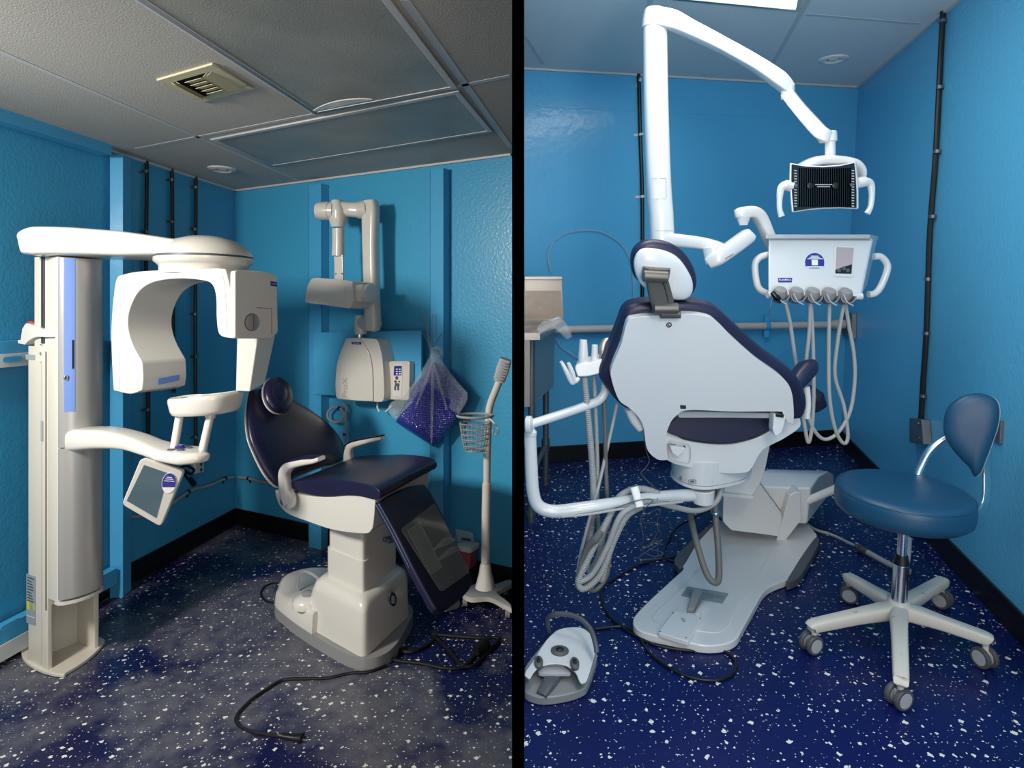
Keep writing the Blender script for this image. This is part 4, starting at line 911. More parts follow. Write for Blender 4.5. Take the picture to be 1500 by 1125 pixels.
# raised rim around a shallow dish: a thin inner step
inn = s2([(955, 905), (985, 875), (1020, 840), (1060, 800), (1130, 795), (1105, 850), (1078, 895), (1060, 925), (1020, 925), (975, 917)], 5)
mb = MB(); mb.prism([R.z(u, v, .0352) for u, v in inn], (0, 0, .003)); build('plate_inset', mb, WHITE_R, rc, bevel=.0015)
for pts in (((1152, 853), (1170, 846), (1186, 822), (1199, 797), (1196, 786), (1180, 806), (1163, 832)), ((989, 826), (990, 815), (1008, 796), (1040, 768), (1050, 764), (1022, 795), (1000, 830))):
    mb = MB(); mb.prism([R.z(u, v, .037) for u, v in s2(pts, 4)], (0, 0, -.034)); build('rubber_edge', mb, DGREY, rc, bevel=.004)
# label, lever and cover on the plate
lb = [R.z(u, v, .042) for u, v in ((1007, 859), (1067, 869), (1058, 884), (998, 872))]
mb = MB(); mb.prism(lb, (0, 0, -.004)); lo_ = build('warning_label', mb, LABEL, rc)
ex = (lb[1]-lb[0]).normalized(); ey = (lb[0]-lb[3]).normalized()
text('WARNING', R, (lb[0]+lb[1])*.5 - ey*.008 + V(0,0,.0006), ex, ey, .035, TXTD, lo_)
for k in range(3):
    a = lb[0].lerp(lb[3], .38 + k*.17); b = lb[1].lerp(lb[2], .38 + k*.17); mb = MB(); mb.prism([a.lerp(b, .06) + V(0,0,.0006), a.lerp(b, .94 - .2*(k == 2)) + V(0,0,.0006), a.lerp(b, .94 - .2*(k == 2)) - ey*.002 + V(0,0,.0006), a.lerp(b, .06) - ey*.002 + V(0,0,.0006)], (0,0,.0003)); build('print_line', mb, DGREY, lo_)
cv = [R.z(u, v, .052) for u, v in ((988, 894), (1030, 903), (1008, 940), (963, 926))]
mb = MB(); mb.prism(rr(cv, .01), (0, 0, -.018)); cvo = build('service_cover', mb, WHITE_R, rc, bevel=.003)
c = R.z(1001, 908, .0525); mb = MB(); mb.torus(c, (0,0,1), .011, .0012, 20, 6, .6); build('symbol', mb, GREY, cvo)
mb = MB(); mb.box(c, (.004, .026, .001)); build('symbol', mb, GREY, cvo)
for q in ((986, 898), (1026, 906), (967, 925), (1005, 934)):
    mb = MB(); p = R.z(*q, .0525); mb.cyl(p, p + V(0,0,.001), .003, seg=10); build('screw', mb, DGREY, cvo)
A, B = R.z(1021, 872, .055), R.z(1012, 894, .050)
mb = MB(); mb.loft([[A + V(-.022, 0, -.015), A + V(.022, 0, -.015), A + V(.018, 0, .022), A + V(-.018, 0, .022)], [B + V(-.016, 0, -.012), B + V(.016, 0, -.012), B + V(.013, 0, .006), B + V(-.013, 0, .006)]]); build('foot_lever', mb, GREY, rc, bevel=.003)
mb = MB(); mb.prism([R.z(u, v, .055) for u, v in ((1031, 879), (1037, 881), (1024, 901), (1018, 899))], (0, 0, -.018)); build('lever_guard', mb, WHITE_R, rc, bevel=.002)
# lift arm and far pedestal
ar = [(1061, 700, 1), (1098, 700), (1112, 703, 1), (1144, 750), (1140, 786, 1), (1120, 783), (1072, 777, 1), (1061, 766), (1059, 756)]
mb = MB(); mb.prism([RY(u, v, 2.86) for u, v in s2(ar, 4)], (0.05, .55, .0)); build('lift_arm', mb, WHITE_R, rc, bevel=.012)
up_ = [(1060, 722, 1), (1064, 690, 1), (1092, 650), (1132, 628, 1), (1128, 655), (1118, 700), (1103, 727, 1)]
mb = MB(); mb.prism([RY(u, v, 2.62) for u, v in s2(up_, 4)], (0.03, .22, .0)); build('seat_support', mb, WHITE_R, rc, bevel=.012)
mb = MB(); mb.prism([RY(u, v, 2.60) for u, v in ((1046, 721), (1104, 727), (1104, 732), (1046, 726))], (0, .1, 0)); build('support_flange', mb, WHITE_R, rc, bevel=.003)
mb = MB(); a, b = RY(1111, 704, 2.855), RY(1144, 749, 2.855); mb.tube([a, b], .0016, 6, 0); build('seam', mb, DGREY, rc)
pA = [RY(u, v, y) for u, v, y in ((1146, 712, 3.0), (1187, 718, 2.98), (1183, 768, 2.98), (1146, 764, 3.0))]
pB = [RY(u, v, y) for u, v, y in ((1115, 679, 3.55), (1208, 687, 3.45), (1222, 716, 3.42), (1150, 730, 3.5))]
side = [RY(u, v, y) for u, v, y in ((1187, 715, 2.98), (1200, 697, 3.1), (1214, 690, 3.25), (1221, 694, 3.38), (1222, 716, 3.42), (1182, 768, 2.98))]
mb = MB(); lft = [p + V(-.32, .03, 0) for p in side]; mb.loft([side, lft]); build('pedestal_housing', mb, WHITE_R, rc, bevel=.01)
fin = [RY(u, v, 2.92) for u, v in ((1156, 726), (1166, 720), (1173, 722), (1174, 762), (1140, 806), (1133, 806))]
mb = MB(); mb.prism(rr(fin, .01), (.03, .12, 0)); build('support_fin', mb, WHITE_R, rc, bevel=.006)
# control housing under the seat
zb = .553
mo = s2([(984, 701), (1003, 713), (1030, 718), (1058, 715), (1090, 707), (1100, 697), (1098, 685), (1060, 676), (1010, 680), (985, 690)], 5)
m0 = [R.z(u, v, zb) for u, v in mo]; mc = sum(m0, Vector())/len(m0)
mb = MB(); mb.loft([m0, [p + V(0,0,.012) for p in m0]]); build('housing_rim', mb, WHITE_R, rc, bevel=.002)
mb = MB(); mb.loft([[mc + (p-mc)*.975 + V(0,0,.014) for p in m0], [mc + (p-mc)*1.0 + V(0,0,.10) for p in m0]]); hz = build('control_housing', mb, WHITE_R, rc, smooth=60)
mb = MB(); mb.loft([[mc + (p-mc)*.96 + V(0,0,.010) for p in m0], [mc + (p-mc)*.96 + V(0,0,.016) for p in m0]]); build('housing_gap', mb, DGREY, rc)
yh = min(p.y for p in m0)
def HQ(u, v, k=.004): return RY(u, v, yh + .012 - k)
for (u, v, w_, h_) in ((999, 700, 7, 5), (1014, 705.5, 11, 5), (1037, 705, 13, 5), (1067, 699, 9, 7)):
    pts = rr([HQ(u-w_/2, v-h_/2), HQ(u+w_/2, v-h_/2), HQ(u+w_/2, v+h_/2), HQ(u-w_/2, v+h_/2)], .005)
    yy = 0.0 if 1005 < u < 1045 else .045
    ii = [V(p.x*(1+yy/2.2), p.y + yy, R.h + (p.z-R.h)*(1+yy/2.2)) for p in pts]
    mb = MB(); mb.tube(ii + [ii[0]], .0009, 5, 0); build('icon_outline', mb, DGREY, hz)
    c_ = sum(ii, Vector())/len(ii); mb = MB(); mb.box(c_, (.014, .001, .005)); build('icon', mb, DGREY, hz)
# seat shell and cushion
sh = s2([(976, 632), (1002, 644), (1038, 650), (1073, 650), (1109, 641), (1134, 627, 1), (1135, 612), (1172, 612, 1), (1172, 626), (1150, 642), (1118, 660), (1103, 684), (1092, 693), (1060, 694), (1030, 690), (1000, 683), (984, 678), (975, 668)], 5)
mb = MB(); mb.prism([RY(u, v, 2.27) for u, v in sh], (0.02, .42, .0)); ss = build('seat_shell', mb, WHITE_R, rc, bevel=.02, seg=4)
cr = s2([(976, 632), (985, 618), (1002, 611), (1050, 610), (1100, 610), (1136, 609), (1136, 622), (1109, 639), (1073, 649), (1038, 648), (1002, 642)], 5)
mb = MB(); mb.prism([RY(u, v, 2.25) for u, v in cr], (0.02, .48, -.01)); build('seat_cushion', mb, NAVY_R, rc, bevel=.03, seg=5)
# recess with release button on the shell
rb = rr([RY(u, v, 2.26) for u, v in ((978, 645), (1012, 652), (1011, 680), (980, 674))], .02)
mb = MB(); mb.tube(rb + [rb[0]], .0012, 5, 0); build('recess_edge', mb, LGREY, ss)
P = [RY(u, v, 2.235) for u, v in ((981, 653), (1004, 656), (1003, 661), (993, 670), (985, 664))]
mb = MB(); mb.prism(P, (0, .04, 0)); lt = build('release_latch', mb, WHITE_R, ss, bevel=.003)
mb = MB(); mb.prism([RY(u, v, 2.256) for u, v in ((981, 650.5), (1004, 654), (1004, 656.5), (981, 653.5))], (0, .01, 0)); build('latch_slot', mb, HOLE, ss)
# backrest
B_, T_ = RY(1030, 600, 2.19), RY(1030, 450, 2.08); up = (T_ - B_); up.x = 0; up.normalize(); bnr = V(0, -up.z, up.y); 
def QP(u, v, off=0): return R.pl(u, v, B_ + bnr*off, bnr)
nv = s2([(878, 548), (888, 523), (900, 495), (908, 474), (915, 457), (928, 448), (956, 444), (1002, 443), (1036, 448), (1059, 459), (1088, 486), (1123, 518), (1162, 546), (1178, 568), (1184, 592), (1179, 611), (1166, 617), (1140, 612), (1060, 606), (985, 606), (930, 604), (908, 594), (885, 566)], 5)
mb = MB(); mb.prism([QP(u, v, .0) for u, v in nv], -bnr*.085); build('backrest_cushion', mb, NAVY_R, rc, bevel=.034, seg=6)
shl = s2([(919, 472), (931, 465), (967, 462), (1009, 460), (1038, 464), (1052, 473), (1073, 494), (1109, 526), (1145, 552), (1159, 572), (1163, 603), (1162, 621, 1), (1153, 619, 1), (1147, 606), (1140, 603), (1073, 603), (1010, 601), (992, 608), (981, 622), (975, 645), (978, 674, 1), (963, 673), (948, 658), (943, 628), (935, 611), (922, 598), (906, 585), (895, 552), (897, 536), (910, 504)], 5)
mb = MB(); mb.prism([QP(u, v, .028) for u, v in shl], -bnr*.06); bsh = build('backrest_shell', mb, WHITE_R, rc, bevel=.016, seg=5)
mb = MB(); mb.prism([QP(u, v, .004) for u, v in ((990, 603), (1140, 606), (1143, 613), (1070, 612), (995, 612))], -bnr*.02); build('shell_lip', mb, LGREY, bsh, bevel=.002)
mb = MB(); c = QP(980, 476, .029); mb.torus(c, bnr, .0078, .0018, 24, 6); bd = build('round_emblem', mb, TXTD, bsh)
mb = MB(); mb.sweep([c + V(.0045, -.001, -.004), c + V(-.002, -.001, .0), c + V(-.0035, -.001, .005)], (.0016, .001), up=bnr, n=4); build('emblem_mark', mb, TXTD, bd)
P = [QP(u, v, .0295) for u, v in ((996, 593.5), (1005, 594), (1005, 599), (997, 599))]; mb = MB(); mb.prism(P, -bnr*.001); build('small_label', mb, TXTD, bsh)
mb = MB(); mb.sweep([QP(921, 595, -.02), QP(928, 612, -.02), QP(938, 624, -.02)], (.02, .03), up=bnr, n=4); build('hinge_cover', mb, WHITE_R, rc, smooth=60)
mb = MB(); mb.prism(rr([RY(u, v, 2.15) for u, v in ((1134, 606), (1152, 610), (1146, 634), (1136, 640), (1132, 630))], .008), (0, .04, 0)); bk2 = build('side_latch', mb, WHITE_R, rc, bevel=.004)
mb = MB(); mb.prism([RY(u, v, 2.145) for u, v in ((1137, 607), (1148, 608.5), (1148, 612), (1137, 610.5))], (0, .01, 0)); build('latch_slot', mb, HOLE, bk2)
# headrest
hc = s2([(926, 388), (930, 368), (948, 355), (977, 357), (1002, 370), (1018, 393), (1023, 415), (1017, 432), (1004, 440), (982, 436), (950, 424), (931, 408)], 5)
mb = MB(); mb.prism([QP(u, v, .0) for u, v in hc], -bnr*.06); build('headrest_cushion', mb, NAVY_R, rc, bevel=.024, seg=5)
hs_ = s2([(928, 388), (933, 370), (946, 363), (974, 367), (995, 379), (1012, 405), (1015, 424), (1009, 435), (998, 439), (980, 437), (952, 427), (935, 411)], 5)
mb = MB(); mb.pillow([QP(u, v, .004) for u, v in hs_], bnr, .022, .005, edge=.5, p=4); build('headrest_shell', mb, WHITE_R, rc, smooth=180)
mb = MB(); mb.cyl(QP(942, 404, .055), QP(978, 406, .055), .019, seg=24); mbk = build('pivot_bar', mb, TAUPE, rc, bevel=.003)
mb = MB(); mb.sweep([QP(960, 405, .03), QP(962, 392, .03)], (.045, .02), up=bnr, n=0, p=3); build('pivot_base', mb, TAUPE, rc)
mb = MB(); mb.sweep([QP(957, 408, .045), QP(962, 430, .042), QP(970, 457, .042)], [(.024, .012), (.028, .012), (.026, .012)], up=bnr, n=3, p=5); build('headrest_stem', mb, TAUPE, rc)
mb = MB(); mb.sweep([QP(974, 410, .035), QP(980, 432, .032), QP(984, 450, .032)], (.010, .010), up=bnr, n=3, p=5); build('stem_rail', mb, TAUPE, rc)
mb = MB(); mb.cyl(QP(957, 452, .05), QP(993, 452, .05), .019, seg=24); build('lower_clamp', mb, TAUPE, rc, bevel=.003)
mb = MB(); mb.sweep([QP(967, 460, .032), QP(996, 460, .032)], (.012, .016), up=bnr, n=0, p=5); build('clamp_foot', mb, TAUPE, rc)
# armrests
mb = MB(); mb.sweep([RY(1163, 566, 2.26), RY(1172, 552, 2.28), RY(1182, 540, 2.30), RY(1187, 533, 2.32)], [(.028, .03), (.034, .038), (.034, .04), (.02, .03)], up=(0, 1, 0), n=5); a1 = build('armrest', mb, NAVY_R, rc, smooth=60)
mb = MB(); mb.sweep([RY(1180, 566, 2.27), RY(1182, 590, 2.27), RY(1180, 612, 2.27)], (.012, .02), up=(0, 1, 0), n=3); build('armrest_bracket', mb, WHITE_R, rc)
mb = MB(); mb.sweep([RY(1182, 568, 2.55), RY(1190, 582, 2.55), RY(1199, 598, 2.55)], [(.02, .03), (.045, .045), (.035, .03)], up=(0, 1, 0), n=5); build('armrest', mb, NAVY_R, rc, smooth=60)
mb = MB(); mb.tube([RY(1180, 735, 3.0), RY(1210, 722, 2.95), RY(1232, 713, 2.9), RY(1245, 708, 2.9)], .020, 16, 3); build('tubular_bar', mb, WHITE_R, rc)
mb = MB(); mb.tube([R.z(1010, 750, .40), RY(1019, 790, 2.28), RY(1034, 838, 2.22), RY(1046, 853, 2.2), RY(1053, 845, 2.22), RY(1052, 802, 2.3), RY(1048, 755, 2.36), RY(1046, 716, 2.4)], .0125, 12, 8); uh = build('loop_hose', mb, HOSE_D, rc)
mb = MB(); mb.lathe(RY(1048, 752, 2.36), [(.018, -.008), (.02, 0), (.018, .008)], seg=16); build('hose_clamp', mb, CHROME, uh)

# ---------------------------------------------------------------- lamp pole with its arm and exam lamp
yp = 2.62
lp = thing('exam_lamp', R, RY(968, 600, yp), 'white exam lamp with black grid face on a tall pole and bent arm', 'exam lamp')
mb = MB(); mb.sweep([RY(959.5, 38, yp), RY(961, 150, yp), RY(965, 270, yp), RY(970, 352, yp), RY(974, 600, yp)], [(.047, .045), (.049, .047), (.050, .047), (.050, .047), (.048, .045)], up=(0, 1, 0), p=2.6, n=3, seg=28); build('pole', mb, WHITE_R, lp, smooth=60)
mb = MB(); mb.sweep([RY(974, 590, yp), RY(990, 612, 2.6), RY(1030, 630, 2.58)], (.045, .045), n=5); build('pole_foot', mb, WHITE_R, lp, smooth=60)
for v, h in ((35, 1), (338, 1)):
    mb = MB(); c = RY(960 + (v-35)*.032, v, yp); mb.sweep([c, c - V(0, 0, .003)], (.0505 if v > 100 else .0485, .0475 if v > 100 else .0465), up=(0,1,0), n=0, p=2.6, seg=28); build('joint_line', mb, LGREY, lp)
P = rr([RY(u, v, yp - .0475) for u, v in ((953, 261), (976, 261), (976, 291), (954, 291))], .006)
mb = MB(); mb.tube(P + [P[0]], .0009, 5, 0); build('panel_outline', mb, LGREY, lp)
# arm
apts = [(957, 37, 2.62), (957, 24, 2.62), (972, 22, 2.62), (1000, 37, 2.60), (1060, 68, 2.57), (1110, 95, 2.55), (1148, 122, 2.53), (1157, 131, 2.53)]
mb = MB(); mb.sweep([RY(957, 40, yp), RY(957, 27, yp), RY(957, 14, yp), RY(957, 11, yp)], [(.046, .045), (.043, .043), (.036, .036), (.02, .02)], up=(0, 1, 0), n=3); build('pole_cap', mb, WHITE_R, lp, smooth=60)
mb = MB(); mb.sweep([RY(*q) for q in ((960, 25, 2.60), (985, 30, 2.58), (1010, 42, 2.57), (1060, 67, 2.56), (1105, 92, 2.54), (1140, 116, 2.53), (1155, 131, 2.53))], [(.030, .036), (.028, .036), (.027, .030), (.026, .026), (.026, .026), (.028, .029), (.024, .022)], n=5, p=8, seg=24); build('upper_arm', mb, WHITE_R, lp, smooth=60)
mb = MB(); mb.cyl(RY(1154, 146, 2.53), RY(1154, 124, 2.53), .026, seg=24); build('elbow', mb, WHITE_R, lp, bevel=.005)
mb = MB(); mb.sweep([RY(*q) for q in ((1153, 136, 2.53), (1170, 158, 2.5), (1193, 184, 2.46), (1206, 198, 2.44), (1212, 203, 2.44))], [(.022, .024), (.023, .024), (.026, .026), (.028, .026), (.022, .02)], n=4, p=8, seg=24); build('lower_arm', mb, WHITE_R, lp, smooth=60)
mb = MB(); mb.cyl(RY(1216, 208, 2.44), RY(1216, 192, 2.44), .026, .024, seg=24); build('end_knuckle', mb, WHITE_R, lp, bevel=.006)
mb = MB(); mb.cyl(RY(1216, 208, 2.44), RY(1216, 236, 2.44), .019, seg=24); build('drop_tube', mb, WHITE_R, lp)
yl = 2.36
face = [(1159, 240), (1180, 243.5), (1206, 244.5), (1232, 242.5), (1252, 238), (1254, 255), (1255.5, 280), (1255.5, 305), (1230, 304), (1206, 304.5), (1184, 306.5), (1162, 310), (1160, 290), (1158.5, 262)]
cf = (1207, 274)
def fs(k, y): return [RY(cf[0] + (u-cf[0])*k, cf[1] + (v-cf[1])*k, y) for u, v in face]
mb = MB(); mb.loft([fs(1.04, yl), fs(1.05, yl + .02), fs(1.0, yl + .05)]); hd1 = build('lamp_housing', mb, WHITE_R, lp, bevel=.006)
mb = MB(); mb.sweep([RY(*q) for q in ((1170, 246, 2.44), (1190, 238, 2.44), (1215, 236, 2.44), (1245, 240, 2.44), (1258, 250, 2.44), (1261, 262, 2.44))], [(.05, .012), (.06, .02), (.06, .02), (.055, .018), (.045, .014), (.03, .01)], n=5, up=(0, 0, 1)); build('lamp_yoke', mb, WHITE_R, lp, smooth=60)
mb = MB(); mb.loft([fs(.985, yl - .002), fs(.985, yl + .004)]); hf_ = build('black_face', mb, DARKGL, hd1)
nx = 24
for i in range(nx):
    u = 1171 + i*(1245-1171)/(nx-1); mb = MB(); s_ = 1 if True else 0
    top = 244 + 1.5*math.sin((u-1159)/94*math.pi)*1 - .8; mb.prism([RY(u, top + 2, yl - .003), RY(u + .9, top + 2, yl - .003), RY(u + .9, 303, yl - .003), RY(u, 303, yl - .003)], (0, -.002, 0)); build('louvre', mb, BLACK, hf_)
for i in range(14):
    for u in (1163.5, 1247.5):
        v = 249 + i*4.0; mb = MB(); mb.prism([RY(u, v, yl - .003), RY(u + 3.4, v + .4, yl - .003), RY(u + 3.4, v + 1.9, yl - .003), RY(u, v + 1.5, yl - .003)], (0, -.001, 0)); build('side_vent', mb, LGREY, hf_)
for u in (1187, 1224):
    mb = MB(); c = RY(u, 272, yl - .008); mb.lathe(c, [(.012, 0), (.010, .001), (.006, .002), (0, .002)], axis=(0, -1, 0), seg=20); build('bulb_cap', mb, RUBBER, hf_)
for u in (1165.5, 1247.5):
    mb = MB(); c = RY(u, 272 + (u > 1200)*-1, yl - .006); mb.lathe(c, [(.007, 0), (.006, .004), (0, .005)], axis=(0, -1, 0), seg=14); build('knob', mb, DGREY, hf_)
for k, (u0, u1) in enumerate(((1194, 1219), (1197, 1216))):
    mb = MB(); mb.prism([RY(u0, 270 + k*3, yl - .0065), RY(u1, 270 + k*3, yl - .0065), RY(u1, 271 + k*3, yl - .0065), RY(u0, 271 + k*3, yl - .0065)], (0, -.0006, 0)); build('print_line', mb, LGREY, hf_)
for pts in (((1160, 273), (1150, 271), (1144, 277), (1142, 292), (1142, 306), (1145, 317)), ((1255, 268), (1267, 266), (1275, 270), (1277, 286), (1275, 303), (1270, 313))):
    mb = MB(); mb.sweep([RY(u, v, yl + .015) for u, v in pts], [(.018, .018), (.016, .018), (.014, .012), (.010, .010), (.009, .010), (.012, .008)], up=(0, 1, 0), n=5); build('lamp_handle', mb, WHITE_R, lp, smooth=60)
    a, b = RY(pts[0][0], pts[0][1], yl + .015), RY(pts[1][0], pts[1][1], yl + .015); mb = MB(); mb.cyl(a, a.lerp(b, 1.0), .021, .020, seg=20); build('handle_hub', mb, WHITE_R, lp)

# ---------------------------------------------------------------- delivery console on its arms
yd = 2.46
dl = thing('instrument_console', R, RY(1200, 436, yd), 'white dental instrument console with five hanging hoses under the exam lamp', 'console')
mb = MB(); mb.sweep([RY(*q) for q in ((975, 352, 2.60), (990, 352, 2.58), (1030, 357, 2.52), (1055, 364, 2.48), (1062, 370, 2.47))], [(.03, .030), (.03, .028), (.034, .026), (.034, .024), (.02, .018)], n=4, p=4); build('lower_arm', mb, WHITE_R, dl, smooth=60)
mb = MB(); mb.cyl(RY(1043, 362, 2.48), RY(1045, 388, 2.47), .038, .030, seg=28); build('elbow', mb, WHITE_R, dl, bevel=.006)
mb = MB(); mb.sweep([RY(*q) for q in ((1038, 386, 2.47), (1050, 378, 2.46), (1072, 363, 2.46), (1095, 346, 2.47), (1101, 341, 2.47))], [(.022, .024), (.03, .032), (.031, .030), (.031, .029), (.022, .022)], n=4, p=4); fa = build('forearm', mb, WHITE_R, dl, smooth=60)
mb = MB(); mb.prism([RY(u, v, 2.43) for u, v in ((1062, 378), (1074, 371), (1074, 373), (1062, 380))], (0, -.003, 0)); build('print_mark', mb, GREY, fa)
mb = MB(); mb.cyl(RY(1089, 330, 2.49), RY(1089, 318, 2.49), .016, .028, seg=24); build('swivel', mb, WHITE_R, dl)
mb = MB(); mb.sweep([RY(*q) for q in ((1077, 313, 2.49), (1086, 312, 2.49), (1103, 311, 2.5), (1114, 320, 2.51), (1124, 342, 2.52), (1134, 366, 2.54))], [(.016, .016), (.026, .024), (.026, .024), (.026, .024), (.024, .022), (.024, .02)], n=5, p=4); build('gooseneck', mb, WHITE_R, dl, smooth=60)
fr_ = [RY(u, v, y) for u, v, y in ((1125, 347, yd), (1279, 349, yd), (1262, 433, yd - .03), (1125, 429, yd - .03))]
bkq = [RY(u, v, y) for u, v, y in ((1140, 348, 2.72), (1286, 347, 2.72), (1270, 420, 2.70), (1140, 418, 2.70))]
mb = MB(); mb.loft([fr_, bkq]); bx = build('console_body', mb, WHITE_R, dl, bevel=.01)
fnr = (fr_[1]-fr_[0]).cross(fr_[3]-fr_[0]).normalized(); fnr = fnr if fnr.y < 0 else -fnr
def KP(u, v, off=.0012): return R.pl(u, v, fr_[0] + fnr*off, fnr)
def kq(pts, m, name, par, off=.0012, th=.001, bev=0): 
    mb = MB(); mb.prism([KP(u, v, off) for u, v in pts], -fnr*th); return build(name, mb, m, par, bevel=bev)
tr = s2([(1120, 342, 1), (1273, 341, 1), (1287, 347, 1), (1285, 349, 1), (1272, 346, 1), (1124, 346, 1)], 1)
mb = MB(); z1 = RY(1200, 343, yd - .02).z
tp = [RY(1121, 343.5, yd - .03), RY(1275, 342.5, yd - .03), RY(1287, 347, 2.74), RY(1140, 346, 2.74)]
zt_ = tp[0].z; mb.prism(rr([V(p.x, p.y, zt_) for p in tp], .01), (0, 0, -.016)); build('tray_lid', mb, LGREY, dl, bevel=.003)
kq([(1130, 349.5), (1277, 351), (1277, 352.6), (1130, 351)], LGREY, 'shadow_gap', bx)
kq(rr([(1222, 359), (1254, 360), (1250, 406), (1221, 405)], 3), WHITE_R, 'screen_bezel', bx, .004, .004, .0015)
kq([(1225.5, 362), (1251, 363), (1247.5, 401), (1224, 400)], MIRROR, 'screen', bx, .0048)
kq([(1224, 395), (1248, 387), (1247.3, 401), (1223.8, 400.5)], DARKGL, 'screen_image', bx, .0056)
for u, v in ((1229, 396), (1236, 393), (1242, 396)): kq([(u + 3*math.cos(a), v + 3*math.sin(a)) for a in [k*math.pi/5 for k in range(10)]], DGREY, 'screen_image_detail', bx, .0062, .0004)
dome = [(1193.5 + 14*math.cos(math.pi*k/20), 384 - 13.3*math.sin(math.pi*k/20)) for k in range(21)] + [(1180, 390), (1207, 390)]
stk = kq(dome, NAVYLBL, 'round_sticker', bx, .0016)
for (u0, u1, v) in ((1188, 1199, 374.6), (1186, 1201, 376.6), (1183, 1205, 378.4), (1182, 1205, 390.2)): kq([(u0, v), (u1, v), (u1, v + 1.1), (u0, v + 1.1)], TXT, 'print_line', stk, .0024, .0004)
kq([(1189, 380.5), (1198, 380.5), (1198, 388.5), (1189, 388.5)], TXT, 'print_patch', stk, .0024, .0004)
text('PLANMECA', R, KP(1193, 393, .0018), (1, 0, 0), (0, 0, 1), .04, DGREY, bx)
bq_ = kq([(1140, 407), (1160.5, 407), (1160, 413.5), (1140, 413.5)], NAVYLBL, 'badge', bx, .0016)
text('PLANMECA', R, KP(1150, 410, .0026), (1, 0, 0), (0, 0, 1), .049, TXT, bq_, bold=True)
# handles
for pts in (((1126, 373), (1113, 377), (1106, 388), (1108, 412), (1113, 424), (1124, 430)), ((1280, 376), (1290, 376), (1299, 386), (1299, 398), (1290, 420), (1281, 430), (1272, 431))):
    mb = MB(); mb.tube([RY(u, v, yd + .03) for u, v in pts], .0135, 16, 6); build('handle', mb, WHITE_R, dl)
# instrument holders
mb = MB(); mb.cyl(RY(1124, 432, 2.42), RY(1262, 434, 2.42), .014, seg=18); build('holder_bar', mb, WHITE_R, dl)
for i in range(5):
    u = 1146 + i*24.0; v = 432 + i*.5
    c = RY(u, v, 2.39)
    prof = []
    mb = MB(); seg = 20; rings = []
    for (r_, h) in ((.031, -.03), (.034, 0), (.035, .03)):
        rings.append([c + V(-.006, 0, .0) + V(.25*h, h*1.0, -h*.1) + V(r_*math.cos(math.pi*(1.0 + 1.0*k/seg)) , 0, r_*math.sin(math.pi*(1.0 + 1.0*k/seg))*.95) for k in range(seg+1)] + [c + V(-.006, 0, 0) + V(.25*h, h*1.0, -h*.1) + V((r_-.004)*math.cos(math.pi*(2.0 - 1.0*k/seg)), 0, (r_-.004)*math.sin(math.pi*(2.0 - 1.0*k/seg))*.95) for k in range(seg+1)])
    mb.loft(rings); h_ = build('instrument_holder', mb, GREY, dl, smooth=40)
    mb = MB(); mb.lathe(c + V(-.004, .015, .004), [(.0, .028), (.022, .021), (.028, .005), (.026, -.014), (.014, -.026), (0, -.028)], axis=(0, -.5, .85), seg=20); build('holder_cup', mb, GREY, h_)
    mb = MB(); mb.tube([c + V(-.034, -.030, .010), c + V(-.020, -.034, -.020), c + V(.004, -.034, -.034)], .0026, 8, 5); build('holder_rim', mb, LGREY, h_)
mb = MB(); mb.sweep([RY(1131, 428, 2.36), RY(1138, 436, 2.36), RY(1143, 442, 2.37)], [(.008, .008), (.012, .012), (.008, .008)], n=3); build('syringe_tip', mb, DARKGL, dl)
mb = MB(); mb.tube([RY(1132, 436, 2.35), RY(1128, 450, 2.35), RY(1127, 462, 2.36)], .0012, 6, 3); build('thin_wire', mb, STEEL_D, dl)
for pts in (
  [(1150, 442), (1157, 471), (1163, 512), (1168, 545), (1174, 590), (1179, 625), (1184, 648), (1189, 629), (1192, 579), (1191, 506), (1188, 443)],
  [(1187, 442), (1185, 491), (1181, 529), (1180, 579), (1188, 621), (1206, 643), (1227, 634), (1245, 603), (1252, 559), (1251, 521), (1244, 480), (1238, 443)],
  [(1215, 442), (1214, 506), (1215, 579), (1223, 627), (1235, 649), (1242, 639), (1236, 594), (1223, 550), (1227, 500), (1236, 443)]):
    mb = MB(); mb.tube([RY(u, v, 2.40 + .06*math.sin(i_/len(pts)*math.pi)) for i_, (u, v) in enumerate(pts)], .0072, 10, 8); build('instrument_hose', mb, HOSE_L, dl)

# ---------------------------------------------------------------- assistant arm with suction hoses
ya = 2.15
CLAMP[0] = 1
aa = thing('suction_arm', R, RY(880, 740, ya), 'white tubular suction arm with grey hoses at the left of the chair', 'suction arm')
mb = MB(); mb.tube([RY(1014, 725, 2.30), RY(960, 729, 2.24), RY(900, 738, 2.17), RY(850, 745, ya), RY(812, 749, ya), RY(790, 742, ya), RY(781, 722, ya), RY(778, 680, ya), RY(776, 634, ya)], .0235, 20, 8); build('lower_tube', mb, WHITE_R, aa)
mb = MB(); mb.lathe(RY(776, 640, ya), [(.0, 0), (.020, 0), (.026, .008), (.026, .02), (.018, .03), (.018, .05)], seg=24); build('collar', mb, WHITE_R, aa)
mb = MB(); mb.cyl(RY(771, 622, ya - .03), RY(779, 622, ya - .035), .031, seg=28); build('knuckle', mb, WHITE_R, aa, bevel=.004)
mb = MB(); mb.tube([RY(778, 621, ya), RY(810, 611, 2.17), RY(857, 595, 2.2), RY(876, 587, 2.22), RY(885, 576, 2.23), RY(887, 562, 2.23), RY(887, 550, 2.23)], .0165, 18, 7); build('upper_tube', mb, WHITE_R, aa)
mb = MB(); mb.cyl(RY(1030, 716, 2.30), RY(1030, 736, 2.30), .043, .040, seg=32); build('swivel_hub', mb, WHITE_R, aa, bevel=.004)
body = s2([(842, 538), (850, 533), (866, 531), (892, 523, 1), (895, 540, 1), (880, 547), (860, 552), (846, 552, 1)], 4)
